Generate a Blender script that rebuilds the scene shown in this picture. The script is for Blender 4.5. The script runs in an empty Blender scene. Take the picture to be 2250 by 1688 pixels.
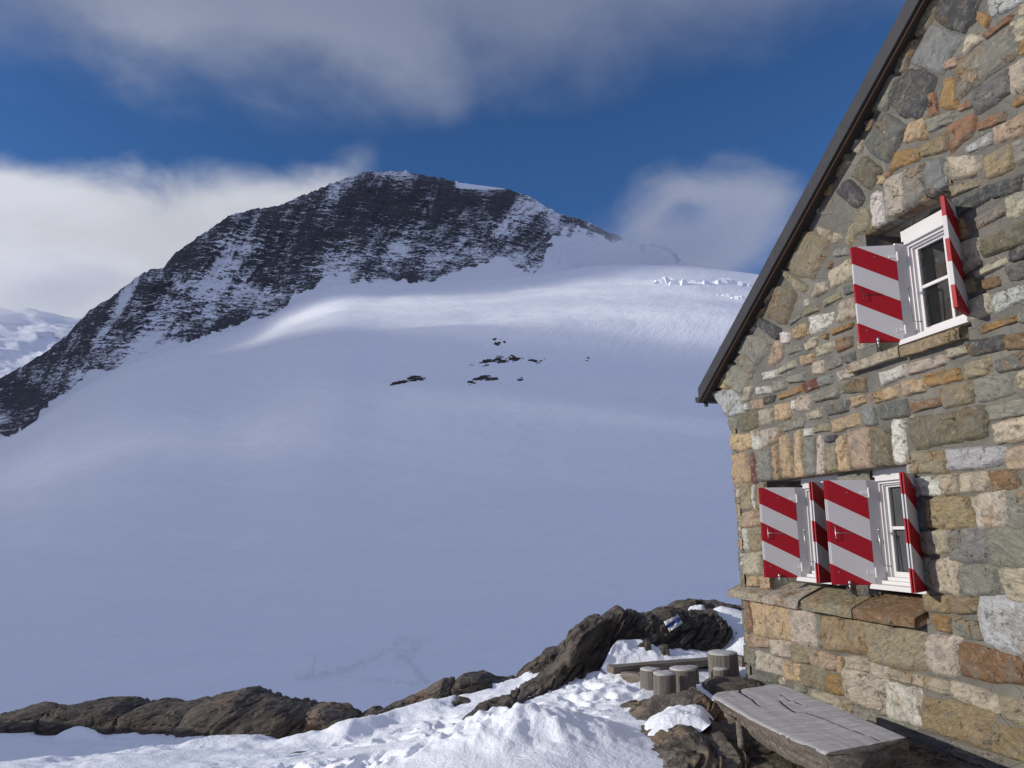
import bpy, math, random
import numpy as np
from math import radians, sin, cos, pi
from mathutils import Vector, Matrix
from mathutils.bvhtree import BVHTree

# ------------------------------------------------------------------ camera, sky, sun, exposure
S = bpy.context.scene
C = S.collection
EYE = 1.9
PITCH = radians(11.4)
cd = bpy.data.cameras.new('camera'); cam = bpy.data.objects.new('camera', cd); C.objects.link(cam)
cd.sensor_width = 36; cd.lens = 36 * 1627.6 / 2250; cd.clip_start = 0.1; cd.clip_end = 30000
cam.location = (0, 0, EYE); cam.rotation_euler = (pi / 2 + PITCH, 0, 0)
S.camera = cam
S.view_settings.view_transform = 'Standard'; S.view_settings.look = 'None'
S.view_settings.exposure = 0.0; S.view_settings.gamma = 1.0
SUN_AZ = radians(-101); SUN_EL = radians(18)
sd = bpy.data.lights.new('sun', 'SUN'); sun = bpy.data.objects.new('sun', sd); C.objects.link(sun)
sd.energy = 4.2; sd.angle = radians(0.6); sd.color = (1.0, 0.94, 0.84)
SUN = Vector((sin(SUN_AZ) * cos(SUN_EL), cos(SUN_AZ) * cos(SUN_EL), sin(SUN_EL)))
sun.rotation_euler = SUN.to_track_quat('Z', 'Y').to_euler()
sun.location = (-20, -5, 20)
S.cycles.max_bounces = 7; S.cycles.diffuse_bounces = 3; S.cycles.volume_bounces = 3
S.cycles.transparent_max_bounces = 12; S.cycles.use_denoising = True
S.cycles.volume_step_rate = 1.0; S.cycles.volume_max_steps = 128

# ------------------------------------------------------------------ node helpers
class G:
    """thin wrapper round a node tree: every call makes a node and returns its output socket"""
    def __init__(s, tree):
        s.t = tree; s.n = tree.nodes; s.l = tree.links
    def put(s, sock, v):
        if isinstance(v, bpy.types.NodeSocket): s.l.new(v, sock)
        else: sock.default_value = v
    def new(s, typ, **kw):
        nd = s.n.new(typ)
        for k, v in kw.items(): setattr(nd, k, v)
        return nd
    def m(s, op, a, b=0.0, c=None, clamp=False):
        nd = s.new('ShaderNodeMath', operation=op, use_clamp=clamp)
        s.put(nd.inputs[0], a); s.put(nd.inputs[1], b)
        if c is not None: s.put(nd.inputs[2], c)
        return nd.outputs[0]
    def ss(s, x, lo, hi, a=0.0, b=1.0):
        nd = s.new('ShaderNodeMapRange', interpolation_type='SMOOTHSTEP')
        for i, v in enumerate((x, lo, hi, a, b)): s.put(nd.inputs[i], v)
        return nd.outputs[0]
    def lin(s, x, lo, hi, a=0.0, b=1.0):
        nd = s.new('ShaderNodeMapRange')
        for i, v in enumerate((x, lo, hi, a, b)): s.put(nd.inputs[i], v)
        return nd.outputs[0]
    def mix(s, f, a, b, mode='MIX'):
        nd = s.new('ShaderNodeMix', data_type='RGBA', blend_type=mode)
        s.put(nd.inputs[0], f)
        for i, v in ((6, a), (7, b)):
            if not isinstance(v, bpy.types.NodeSocket): v = tuple(v) + (1,) * (4 - len(v))
            s.put(nd.inputs[i], v)
        return nd.outputs[2]
    def noise(s, vec, scale, detail=4, rough=0.55, dist=0.0):
        nd = s.new('ShaderNodeTexNoise')
        s.l.new(vec, nd.inputs['Vector'])
        nd.inputs['Scale'].default_value = scale; nd.inputs['Detail'].default_value = detail
        nd.inputs['Roughness'].default_value = rough; nd.inputs['Distortion'].default_value = dist
        return nd.outputs[0]
    def vor(s, vec, scale, feature='F1', rand=1.0):
        nd = s.new('ShaderNodeTexVoronoi', feature=feature)
        s.l.new(vec, nd.inputs['Vector']); nd.inputs['Scale'].default_value = scale
        nd.inputs['Randomness'].default_value = rand
        return nd.outputs[0]
    def map(s, vec, loc=(0, 0, 0), rot=(0, 0, 0), scale=(1, 1, 1)):
        nd = s.new('ShaderNodeMapping'); s.l.new(vec, nd.inputs[0])
        nd.inputs[1].default_value = loc; nd.inputs[2].default_value = rot; nd.inputs[3].default_value = scale
        return nd.outputs[0]
    def obj(s): return s.new('ShaderNodeTexCoord').outputs['Object']
    def pos(s): return s.new('ShaderNodeNewGeometry').outputs['Position']
    def sep(s, v):
        nd = s.new('ShaderNodeSeparateXYZ'); s.l.new(v, nd.inputs[0]); return nd.outputs
    def comb(s, x, y, z):
        nd = s.new('ShaderNodeCombineXYZ')
        for i, v in enumerate((x, y, z)): s.put(nd.inputs[i], v)
        return nd.outputs[0]
    def attr(s, name):
        return s.new('ShaderNodeAttribute', attribute_name=name)
    def bump(s, h, strength=0.5, dist=0.02, normal=None):
        nd = s.new('ShaderNodeBump'); s.put(nd.inputs['Height'], h)
        nd.inputs['Strength'].default_value = strength; nd.inputs['Distance'].default_value = dist
        if normal is not None: s.l.new(normal, nd.inputs['Normal'])
        return nd.outputs[0]

def material(name):
    m = bpy.data.materials.new(name); m.use_nodes = True
    g = G(m.node_tree); p = m.node_tree.nodes['Principled BSDF']
    return m, g, p
def setp(g, p, col=None, rough=None, normal=None, metal=None, spec=None):
    if col is not None:
        if not isinstance(col, bpy.types.NodeSocket): col = tuple(col) + (1,)
        g.put(p.inputs['Base Color'], col)
    if rough is not None: g.put(p.inputs['Roughness'], rough)
    if normal is not None: g.put(p.inputs['Normal'], normal)
    if metal is not None: p.inputs['Metallic'].default_value = metal
    if spec is not None: p.inputs['Specular IOR Level'].default_value = spec

# ------------------------------------------------------------------ sky: Nishita with procedural cloud banks
W = bpy.data.worlds.new('World'); S.world = W; W.use_nodes = True
g = G(W.node_tree); bg = W.node_tree.nodes['Background']
sky = g.new('ShaderNodeTexSky', sky_type='NISHITA')
sky.sun_disc = False; sky.sun_elevation = SUN_EL; sky.sun_rotation = SUN_AZ
sky.altitude = 3000; sky.air_density = 1.0; sky.dust_density = 0.3; sky.ozone_density = 2.5
dirv = g.new('ShaderNodeTexCoord').outputs['Generated']
dx, dy, dz = g.sep(dirv)
DEG = 180 / pi
u = g.m('MULTIPLY', g.m('ARCTAN2', dx, dy), DEG)
v = g.m('MULTIPLY', g.m('ARCSINE', dz), DEG)
n_big = g.noise(g.map(dirv, (3.1, 0.4, 1.7), (0, 0, 0), (1, 1, 1.5)), 2.6, 6, 0.48, 0.25)
n_mid = g.noise(g.map(dirv, (7.3, 2.2, 0.2), (0, 0.35, 0), (1, 1, 1.7)), 6.0, 7, 0.5, 0.3)
n_fin = g.noise(g.map(dirv, (1.3, 5.2, 4.2)), 16, 6, 0.55, 0.2)
sh = g.m('ADD', g.m('MULTIPLY', n_big, 0.7), g.m('MULTIPLY', n_mid, 0.3))
# upper deck
vb = g.m('MULTIPLY_ADD', u, 0.11, 32.8)
ub = g.m('DIVIDE', g.m('ADD', u, 8.0), 9.0); vb = g.m('ADD', vb, g.m('MULTIPLY', g.m('POWER', 2.718, g.m('MULTIPLY', g.m('MULTIPLY', ub, ub), -1.0)), 2.4))
top = g.m('ADD', g.m('SUBTRACT', v, vb), g.m('MULTIPLY', g.m('SUBTRACT', sh, 0.5), 22.0))
top = g.ss(top, -2.6, 5.0)
top = g.m('MULTIPLY', top, g.ss(v, 62, 44))
# left bank behind the ridge
vt = g.m('MULTIPLY_ADD', g.m('ADD', u, 37.0), 0.19, 22.8)
lb = g.m('ADD', g.m('SUBTRACT', vt, v), g.m('MULTIPLY', g.m('SUBTRACT', n_mid, 0.5), 7.0))
lb = g.m('MULTIPLY', g.ss(lb, -1.2, 1.8), g.ss(u, -10.5, -16))
# mist patch on the right
rx = g.m('DIVIDE', g.m('SUBTRACT', u, 15.5), 6.5); ry = g.m('DIVIDE', g.m('SUBTRACT', v, 22.6), 4.3)
rr = g.m('SQRT', g.m('ADD', g.m('MULTIPLY', rx, rx), g.m('MULTIPLY', ry, ry)))
rm = g.ss(g.m('ADD', rr, g.m('MULTIPLY', g.m('SUBTRACT', n_mid, 0.5), 1.6)), 1.25, 0.55)
hx = g.m('DIVIDE', g.m('SUBTRACT', u, 14.2), 1.9); hy = g.m('DIVIDE', g.m('SUBTRACT', v, 23.6), 1.1)
hr = g.m('SQRT', g.m('ADD', g.m('MULTIPLY', hx, hx), g.m('MULTIPLY', hy, hy)))
rm = g.m('MULTIPLY', rm, g.ss(g.m('ADD', hr, g.m('MULTIPLY', g.m('SUBTRACT', n_fin, 0.5), 2.4)), 0.35, 1.5, 0.42, 1.0))
low = g.m('MULTIPLY', g.ss(v, 21, 9), g.ss(u, -5, 6))
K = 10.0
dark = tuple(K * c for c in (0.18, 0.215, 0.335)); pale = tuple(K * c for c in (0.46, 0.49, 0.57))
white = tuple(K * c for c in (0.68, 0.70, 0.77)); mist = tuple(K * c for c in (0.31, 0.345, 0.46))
ltop = g.m('MULTIPLY', g.ss(sh, 0.30, 0.58), g.ss(u, 8, -22, 0.3, 1.0))
ltop = g.m('MULTIPLY', ltop, g.ss(v, 38, 29, 0.35, 1.0))
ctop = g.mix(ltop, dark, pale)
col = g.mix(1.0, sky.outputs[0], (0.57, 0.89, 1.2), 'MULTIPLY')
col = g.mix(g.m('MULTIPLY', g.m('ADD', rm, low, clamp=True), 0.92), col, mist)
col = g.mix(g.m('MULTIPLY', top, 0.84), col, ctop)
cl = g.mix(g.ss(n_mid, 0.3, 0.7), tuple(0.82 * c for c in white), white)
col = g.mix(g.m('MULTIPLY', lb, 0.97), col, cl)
fill_veil = g.m('MAXIMUM', g.ss(g.m('ABSOLUTE', u), 48, 75), g.ss(v, 42, 58))             # unseen bright overcast, added to lift the fill light
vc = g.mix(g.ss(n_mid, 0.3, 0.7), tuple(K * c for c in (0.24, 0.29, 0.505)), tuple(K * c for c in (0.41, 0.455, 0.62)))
col = g.mix(g.m('MULTIPLY', fill_veil, 0.9), col, vc)
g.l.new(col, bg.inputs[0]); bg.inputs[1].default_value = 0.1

# ------------------------------------------------------------------ numpy noise
def _h(ix, iy, iz, seed):
    n = (ix.astype(np.int64) * 374761393 + iy.astype(np.int64) * 668265263 + iz.astype(np.int64) * 2147483647 + seed * 974711) & 0xFFFFFFFF
    n = ((n ^ (n >> 13)) * 1274126177) & 0xFFFFFFFF
    n = ((n ^ (n >> 16)) * 2246822519) & 0xFFFFFFFF
    return ((n ^ (n >> 15)) & 0xFFFFFF) / float(0xFFFFFF)
def vn(x, y, z=0.0, seed=0):
    x, y, z = np.broadcast_arrays(np.asarray(x, float), np.asarray(y, float), np.asarray(z, float))
    fx, fy, fz = np.floor(x), np.floor(y), np.floor(z)
    a, b, c = x - fx, y - fy, z - fz
    a, b, c = (t * t * t * (t * (t * 6 - 15) + 10) for t in (a, b, c))
    r = 0
    for i in (0, 1):
        for j in (0, 1):
            for k in (0, 1):
                w = (a if i else 1 - a) * (b if j else 1 - b) * (c if k else 1 - c)
                r = r + w * _h(fx + i, fy + j, fz + k, seed)
    return r * 2 - 1
def fbm(x, y, z=0.0, oct=4, seed=0, gain=0.5, ridged=False):
    r = 0; amp = 1.0; tot = 0; f = 1.0
    x, y, z = np.broadcast_arrays(np.asarray(x, float), np.asarray(y, float), np.asarray(z, float))
    x, y, z = 0.83 * x - 0.44 * y + 0.34 * z, 0.50 * x + 0.84 * y - 0.22 * z, -0.19 * x + 0.35 * y + 0.92 * z
    for o in range(oct):
        t = vn(np.asarray(x) * f, np.asarray(y) * f, np.asarray(z) * f, seed + o * 7)
        if ridged: t = 1 - 2 * np.abs(t)
        r = r + amp * t; tot += amp; amp *= gain; f *= 2.03
        x, y, z = 0.8 * x - 0.48 * y + 0.36 * z + 1.7, 0.6 * x + 0.64 * y - 0.48 * z, 0.8 * z + 0.6 * y + 5.1
    return r / tot
def sstep(x, a, b):
    t = np.clip((x - a) / (b - a), 0, 1); return t * t * (3 - 2 * t)

# ------------------------------------------------------------------ mesh and object helpers
def mesh(name, verts, faces, mats=(), fmat=None, smooth=True):
    me = bpy.data.meshes.new(name)
    verts = np.asarray(verts, np.float32).reshape(-1, 3)
    if isinstance(faces, np.ndarray):
        nf, k = faces.shape
        me.vertices.add(len(verts)); me.vertices.foreach_set('co', verts.ravel())
        me.loops.add(nf * k); me.loops.foreach_set('vertex_index', faces.astype(np.int32).ravel())
        me.polygons.add(nf); me.polygons.foreach_set('loop_start', np.arange(nf, dtype=np.int32) * k)
        me.update(calc_edges=True); me.validate()
    else:
        me.from_pydata([tuple(map(float, q)) for q in verts], [], [tuple(map(int, f)) for f in faces]); me.update()
    for m_ in mats: me.materials.append(m_)
    if fmat is not None: me.polygons.foreach_set('material_index', np.asarray(fmat, np.int32))
    if smooth: me.polygons.foreach_set('use_smooth', np.ones(len(me.polygons), bool))
    return me
def link(name, me, parent=None, loc=None, rz=None, label=None, cat=None, group=None, kind=None):
    o = bpy.data.objects.new(name, me); C.objects.link(o)
    if parent is not None: o.parent = parent
    if loc is not None: o.location = loc
    if rz is not None: o.rotation_euler = (0, 0, rz)
    if label: o['label'] = label
    if cat: o['category'] = cat
    if group: o['group'] = group
    if kind: o['kind'] = kind
    return o
def grid_faces(nu, nv, wrap=False):
    i, j = np.meshgrid(np.arange(nu if wrap else nu - 1), np.arange(nv - 1), indexing='ij')
    i2 = (i + 1) % nu
    return np.stack([i * nv + j, i2 * nv + j, i2 * nv + j + 1, i * nv + j + 1], -1).reshape(-1, 4)
def fattr(me, name, data):
    a = me.attributes.new(name, 'FLOAT', 'POINT'); a.data.foreach_set('value', np.asarray(data, np.float32).ravel())
def cattr(me, name, data):
    a = me.attributes.new(name, 'FLOAT_COLOR', 'POINT')
    d = np.ones((len(me.vertices), 4), np.float32); d[:, :3] = data; a.data.foreach_set('color', d.ravel())

class MB:
    """collects simple shapes into one mesh"""
    def __init__(s): s.v = []; s.f = []; s.mi = []
    def add(s, vs, fs, mi=0):
        b = len(s.v); s.v += [tuple(map(float, q)) for q in vs]
        s.f += [tuple(b + i for i in f) for f in fs]; s.mi += [mi] * len(fs)
    def box(s, x0, x1, y0, y1, z0, z1, mi=0):
        s.hexa([(x0, y0, z0), (x1, y0, z0), (x1, y1, z0), (x0, y1, z0), (x0, y0, z1), (x1, y0, z1), (x1, y1, z1), (x0, y1, z1)], mi)
    def hexa(s, p, mi=0):
        s.add(p, [(0, 3, 2, 1), (4, 5, 6, 7), (0, 1, 5, 4), (1, 2, 6, 5), (2, 3, 7, 6), (3, 0, 4, 7)], mi)
    def prism(s, poly, y0, y1, mi=0):            # poly in x,z extruded along y
        n = len(poly)
        s.add([(x, y0, z) for x, z in poly] + [(x, y1, z) for x, z in poly],
              [tuple(range(n))] + [tuple(range(2 * n - 1, n - 1, -1))] + [(i, i + n, (i + 1) % n + n, (i + 1) % n) for i in range(n)], mi)
    def tube(s, pts, r, n=8, mi=0, r2=None):
        pts = [Vector(p) for p in pts]; rings = []
        for i, p in enumerate(pts):
            t = (pts[min(i + 1, len(pts) - 1)] - pts[max(i - 1, 0)]).normalized()
            a = t.cross(Vector((0, 0, 1)) if abs(t.z) < 0.9 else Vector((1, 0, 0))).normalized(); b = t.cross(a)
            rr = r if r2 is None else r + (r2 - r) * i / max(1, len(pts) - 1)
            rings += [p + (a * cos(2 * pi * k / n) + b * sin(2 * pi * k / n)) * rr for k in range(n)]
        fs = [(i * n + k, i * n + (k + 1) % n, (i + 1) * n + (k + 1) % n, (i + 1) * n + k) for i in range(len(pts) - 1) for k in range(n)]
        fs += [tuple(range(n - 1, -1, -1)), tuple(range((len(pts) - 1) * n, len(pts) * n))]
        s.add(rings, fs, mi)
    def build(s, name, mats, parent=None, bevel=0.0, smooth=False, **kw):
        if not isinstance(mats, (list, tuple)): mats = [mats]
        me = mesh(name, np.array(s.v), s.f, mats, s.mi, smooth)
        o = link(name, me, parent, **kw)
        if bevel:
            b = o.modifiers.new('bevel', 'BEVEL'); b.width = bevel; b.segments = 2; b.limit_method = 'ANGLE'
        return o

# photo pixel (2250 wide) -> direction, used to survey where things stand
def ray(px, py):
    a, b = (px - 1125) / 1627.6, -(py - 844) / 1627.6
    return np.array([a, cos(PITCH) - b * sin(PITCH), sin(PITCH) + b * cos(PITCH)])
def at_h(px, py, h):
    r = ray(px, py); return r * (h / r[2]) + np.array([0, 0, EYE])
def at_y(px, py, Y):
    r = ray(px, py); return r * (Y / r[1]) + np.array([0, 0, EYE])
# ------------------------------------------------------------------ materials
def snow_material(name, scale=1.0, grain=0.5, ripple=0.0, far=False):
    m, g, p = material(name)
    o = g.pos()
    n1 = g.noise(o, 3.0 * scale, 6, 0.6); n2 = g.noise(o, 28 * scale, 4, 0.6)
    col = g.mix(n1, (0.80, 0.83, 0.88), (0.88, 0.90, 0.93))
    h = g.m('ADD', g.m('MULTIPLY', n1, 0.7), g.m('MULTIPLY', n2, 0.3))
    if ripple:
        orot = g.map(o, (0, 0, 0), (0, 0, -1.02)); rp = g.noise(g.map(orot, (0, 0, 0), (0, 0, 0), (0.012, 0.14, 0.05)), 1.0, 6, 0.62, 0.6)
        rp = g.m('ADD', rp, g.m('MULTIPLY', g.noise(g.map(orot, (9, 3, 0), (0, 0, 0), (0.05, 0.6, 0.2)), 1.0, 4, 0.6, 0.5), 0.35))
        h = g.m('MULTIPLY_ADD', rp, ripple, h)
    setp(g, p, col, 0.62, g.bump(h, grain, 0.05 / scale))
    p.inputs['Specular IOR Level'].default_value = 0.25
    return m
M_SNOW = snow_material('snow_near', 1.0, 0.8)
M_GLAC = snow_material('snow_glacier', 0.02, 0.35, ripple=3.0)

def rock_material(name, rot=(0, 0, 0), warm=0.5, snow=False, tint=1.0):
    """layered gneiss: foliation streaks along the rotated X axis"""
    m, g, p = material(name)
    o = g.pos()
    q = g.map(o, (0, 0, 0), rot, (1, 1, 1))
    st = g.map(q, (0, 0, 0), (0, 0, 0), (1.0, 1.4, 9.0))
    f1 = g.noise(st, 2.2, 7, 0.66, 0.6); f2 = g.noise(st, 7.0, 5, 0.62, 0.5)
    b1 = g.noise(o, 1.6, 4, 0.5); b2 = g.noise(o, 34, 3, 0.6); b3 = g.noise(o, 7, 5, 0.6)
    c = g.mix(g.ss(f1, 0.3, 0.7), (0.050 * tint, 0.044 * tint, 0.038 * tint), (0.165 * tint, 0.138 * tint, 0.108 * tint))
    c = g.mix(g.m('MULTIPLY', g.ss(b1, 0.45, 0.72), warm), c, (0.20 * tint, 0.125 * tint, 0.066 * tint))
    c = g.mix(g.m('MULTIPLY', g.ss(b3, 0.6, 0.8), 0.45), c, (0.21 * tint, 0.20 * tint, 0.175 * tint))
    c = g.mix(g.ss(f2, 0.62, 0.78, 0, 0.55), c, (0.022, 0.019, 0.017))
    c = g.mix(g.ss(b2, 0.35, 0.75, 0, 0.3), c, (0.03, 0.028, 0.026))
    h = g.m('ADD', g.m('MULTIPLY', f1, 0.55), g.m('ADD', g.m('MULTIPLY', f2, 0.3), g.m('MULTIPLY', b2, 0.10)))
    wq = g.new('ShaderNodeVectorMath', operation='ADD'); g.l.new(g.map(q, (0, 0, 0), (0, 0, 0), (0.8, 1.0, 2.6)), wq.inputs[0]); g.l.new(g.comb(g.m('MULTIPLY', b3, .5), g.m('MULTIPLY', f1, .5), g.m('MULTIPLY', b1, .5)), wq.inputs[1])
    ck = g.vor(wq.outputs[0], 2.4, 'DISTANCE_TO_EDGE'); ck = g.m('MULTIPLY', g.ss(ck, 0.035, 0.0), g.ss(b1, 0.42, 0.55))
    c = g.mix(g.m('MULTIPLY', ck, 0.85), c, (0.012, 0.011, 0.010))
    li = g.noise(o, 13, 4, 0.6, 0.3); c = g.mix(g.ss(li, 0.62, 0.68, 0, 0.5), c, (0.24 * tint, 0.235 * tint, 0.20 * tint))
    h = g.m('MULTIPLY_ADD', ck, -0.5, g.m('MULTIPLY_ADD', b3, 0.35, h))
    setp(g, p, c, 0.82, g.bump(h, 1.0, 0.10)); p.inputs['Specular IOR Level'].default_value = 0.3
    return m
M_ROCK = rock_material('gneiss', (0, 0.25, 0.1), 0.3, tint=0.92)
M_ROCKD = rock_material('gneiss_steep', (0, 0.62, 0.0), 0.3, tint=0.9)
M_ROCKW = rock_material('gneiss_warm', (0, 0.5, -0.2), 0.7, tint=1.3)

# stone masonry: own colour of each stone in the attribute 'col', random number in 'rnd'
m, g, p = material('masonry_stone'); M_STONE = m
o = g.obj(); ca = g.attr('col').outputs['Color']; rd = g.attr('rnd').outputs['Fac']
off = g.comb(g.m('MULTIPLY', rd, 37.0), g.m('MULTIPLY', rd, 11.0), g.m('MULTIPLY', rd, 23.0))
vm = g.new('ShaderNodeVectorMath', operation='ADD'); g.l.new(o, vm.inputs[0]); g.l.new(off, vm.inputs[1]); q = vm.outputs[0]
vr = g.new('ShaderNodeVectorRotate', rotation_type='Y_AXIS'); g.l.new(q, vr.inputs['Vector']); g.put(vr.inputs['Angle'], g.m('MULTIPLY', g.m('SUBTRACT', rd, 0.5), 1.5))
fib = g.noise(g.map(vr.outputs[0], (0, 0, 0), (0, 0, 0), (3, 3, 11)), 3.0, 7, 0.6, 1.2)
blot = g.noise(q, 5.5, 5, 0.6, 0.4); spk = g.noise(q, 95, 3, 0.7); mid = g.noise(q, 19, 5, 0.62, 0.5)
c = g.mix(1.0, ca, g.mix(g.ss(fib, 0.25, 0.75), (0.70, 0.70, 0.71), (1.28, 1.27, 1.24)), 'MULTIPLY')
stain = g.m('MULTIPLY', g.ss(blot, 0.50, 0.66), g.ss(g.m('FRACT', g.m('MULTIPLY', rd, 7.31)), 0.25, 0.9, 0.1, 0.75))
c = g.mix(stain, c, g.mix(mid, (0.15, 0.08, 0.03), (0.31, 0.205, 0.10)))
c = g.mix(g.m('MULTIPLY', g.ss(mid, 0.55, 0.72), 0.5), c, (0.38, 0.36, 0.31))
c = g.mix(g.ss(mid, 0.44, 0.30, 0, 0.7), c, (0.045, 0.043, 0.040))
grey = g.noise(q, 8.0, 5, 0.62, 0.8); c = g.mix(g.ss(grey, 0.50, 0.64, 0, 0.55), c, (0.155, 0.149, 0.127))
c = g.mix(g.ss(spk, 0.60, 0.75, 0, 0.35), c, (0.03, 0.03, 0.03))
wv_ = g.new('ShaderNodeVectorMath', operation='ADD'); g.l.new(q, wv_.inputs[0]); g.l.new(g.comb(g.m('MULTIPLY', mid, .12), g.m('MULTIPLY', blot, .12), g.m('MULTIPLY', fib, .12)), wv_.inputs[1])
crk_ = g.vor(g.map(wv_.outputs[0], (0, 0, 0), (0, 0, 0), (1, 1, 1.8)), 5.5, 'DISTANCE_TO_EDGE'); crk_ = g.m('MULTIPLY', g.ss(crk_, 0.022, 0.0), g.ss(blot, 0.54, 0.62))
c = g.mix(g.m('MULTIPLY', crk_, 0.6), c, (0.035, 0.032, 0.028))
h = g.m('ADD', g.m('MULTIPLY', fib, 0.35), g.m('ADD', g.m('MULTIPLY', mid, 0.6), g.m('MULTIPLY', spk, 0.12)))
setp(g, p, c, 0.78, g.bump(g.m('MULTIPLY_ADD', crk_, -0.5, h), 1.0, 0.042)); p.inputs['Specular IOR Level'].default_value = 0.35

m, g, p = material('mortar'); M_MORTAR = m
o = g.obj(); a = g.noise(o, 9, 5, 0.6); b = g.noise(o, 85, 3, 0.7); e = g.noise(o, 1.7, 3, 0.5)
c = g.mix(a, (0.095, 0.090, 0.080), (0.168, 0.16, 0.14)); c = g.mix(g.ss(e, 0.4, 0.65, 0, 0.5), c, (0.235, 0.222, 0.19))
c = g.mix(g.ss(b, 0.55, 0.8, 0, 0.4), c, (0.07, 0.07, 0.07))
jn = g.vor(g.map(g.obj(), (0, 0, 0), (0, 0, 0), (1, 1, 1.25)), 4.2, 'DISTANCE_TO_EDGE'); jn = g.ss(jn, 0.03, 0.01)
c = g.mix(g.m('MULTIPLY', jn, 0.35), c, (0.27, 0.26, 0.24))
setp(g, p, c, 0.92, g.bump(g.m('ADD', g.m('MULTIPLY', jn, 0.7), g.m('ADD', a, g.m('MULTIPLY', b, 0.5))), 0.9, 0.025))

def plain(name, col, rough, bump=0.0, sc=40, metal=0.0, var=0.12):
    m, g, p = material(name); n = g.noise(g.obj(), sc, 4, 0.6); n2 = g.noise(g.obj(), 4, 4, 0.6)
    lo = tuple(x * (1 - var) for x in col); hi = tuple(min(1, x * (1 + var)) for x in col)
    setp(g, p, g.mix(n2, lo, hi), g.lin(n, 0.3, 0.7, rough * 0.85, min(1, rough * 1.15)), g.bump(n, bump, 0.01) if bump else None, metal)
    return m
M_WHITE = plain('white_painted_wood', (0.62, 0.61, 0.61), 0.42, 0.08, 30, var=0.05)
M_FASCIA = plain('dark_sheet_metal', (0.040, 0.040, 0.044), 0.5, 0.05, 12, 0.2, var=0.2)
M_BROWN = plain('brown_roof_timber', (0.045, 0.022, 0.012), 0.7, 0.2, 30, var=0.3)
M_SOFFIT = plain('dark_soffit', (0.03, 0.027, 0.025), 0.8, 0.1, 20)
M_STEEL = plain('galvanised_steel', (0.45, 0.45, 0.47), 0.35, 0.0, 40, 0.9)
M_CURT = plain('grey_net_curtain', (0.17, 0.165, 0.17), 0.9, 0.6, 60, var=0.4)
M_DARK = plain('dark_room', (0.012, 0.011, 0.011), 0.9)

m, g, p = material('window_glass'); M_GLASS = m
setp(g, p, (1, 1, 1), 0.0); p.inputs['Transmission Weight'].default_value = 0.0
tr = g.new('ShaderNodeBsdfTransparent'); gl = g.new('ShaderNodeBsdfGlossy'); gl.inputs['Roughness'].default_value = 0.02
fr = g.new('ShaderNodeFresnel'); fr.inputs[0].default_value = 1.5
mx = g.new('ShaderNodeMixShader'); g.put(mx.inputs[0], g.m('MULTIPLY', fr.outputs[0], g.m('SUBTRACT', 1.0, g.new('ShaderNodeNewGeometry').outputs['Backfacing']))); g.l.new(tr.outputs[0], mx.inputs[1]); g.l.new(gl.outputs[0], mx.inputs[2])
tr.inputs[0].default_value = (0.8, 0.82, 0.82, 1)
out = [n for n in m.node_tree.nodes if n.type == 'OUTPUT_MATERIAL'][0]; g.l.new(mx.outputs[0], out.inputs[0])

# shutters: diagonal red and white stripes, local x from hinge (0) to free edge (0.41), z from the bottom (0..1)
m, g, p = material('striped_shutter_paint'); M_SHUT = m
x, y, z = g.sep(g.obj())
f = g.m('SUBTRACT', g.m('SUBTRACT', 1.0, z), g.m('MULTIPLY', g.m('SUBTRACT', 0.41, x), 0.49))
red = g.m('LESS_THAN', g.m('FRACT', g.m('DIVIDE', g.m('ADD', f, 2.084), 0.412)), 0.5)
n = g.noise(g.obj(), 22, 4, 0.6); n2 = g.noise(g.map(g.obj(), (0, 0, 0), (0, 0, 0), (3, 3, 40)), 3, 4, 0.6)
c = g.mix(red, g.mix(n, (0.50, 0.49, 0.50), (0.56, 0.55, 0.56)), g.mix(n, (0.29, 0.003, 0.010), (0.35, 0.006, 0.016)))
setp(g, p, c, g.lin(n, 0.3, 0.7, 0.42, 0.55), g.bump(n2, 0.12, 0.004)); p.inputs['Specular IOR Level'].default_value = 0.35

m, g, p = material('weathered_wood'); M_WOOD = m
o = g.obj(); st = g.map(o, (0, 0, 0), (0, 0, 0), (0.55, 6, 6))
a = g.noise(st, 5, 6, 0.65, 0.8); b = g.noise(st, 22, 4, 0.6); d_ = g.noise(o, 3, 4, 0.5)
c = g.mix(g.ss(a, 0.3, 0.7), (0.085, 0.066, 0.052), (0.25, 0.215, 0.185)); c = g.mix(g.ss(d_, 0.5, 0.75, 0, 0.5), c, (0.20, 0.13, 0.08))
c = g.mix(g.ss(b, 0.62, 0.75, 0, 0.7), c, (0.02, 0.016, 0.013))
setp(g, p, c, 0.85, g.bump(g.m('ADD', a, g.m('MULTIPLY', b, 0.5)), 0.9, 0.02))
m, g, p = material('frosted_tabletop'); M_FROST = m
o = g.obj(); st = g.map(o, (0, 0, 0), (0, 0, 0), (0.5, 6, 6)); a = g.noise(st, 5, 6, 0.65, 0.8); b = g.noise(o, 130, 2, 0.7); d_ = g.noise(o, 4, 4, 0.5)
c = g.mix(g.ss(a, 0.3, 0.75), (0.29, 0.28, 0.27), (0.47, 0.46, 0.455)); c = g.mix(g.ss(b, 0.62, 0.75, 0, 0.25), c, (0.14, 0.13, 0.12))
c = g.mix(g.ss(g.attr('crack').outputs['Fac'], 0.06, 0.4), c, (0.03, 0.024, 0.02))
setp(g, p, c, 0.8, g.bump(g.m('ADD', a, b), 0.6, 0.008))
m, g, p = material('stump_bark'); M_STUMP = m
o = g.obj(); st = g.map(o, (0, 0, 0), (0, 0, 0), (14, 14, 0.9)); a = g.noise(st, 2, 6, 0.65, 0.4); b = g.noise(o, 8, 4, 0.6)
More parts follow.
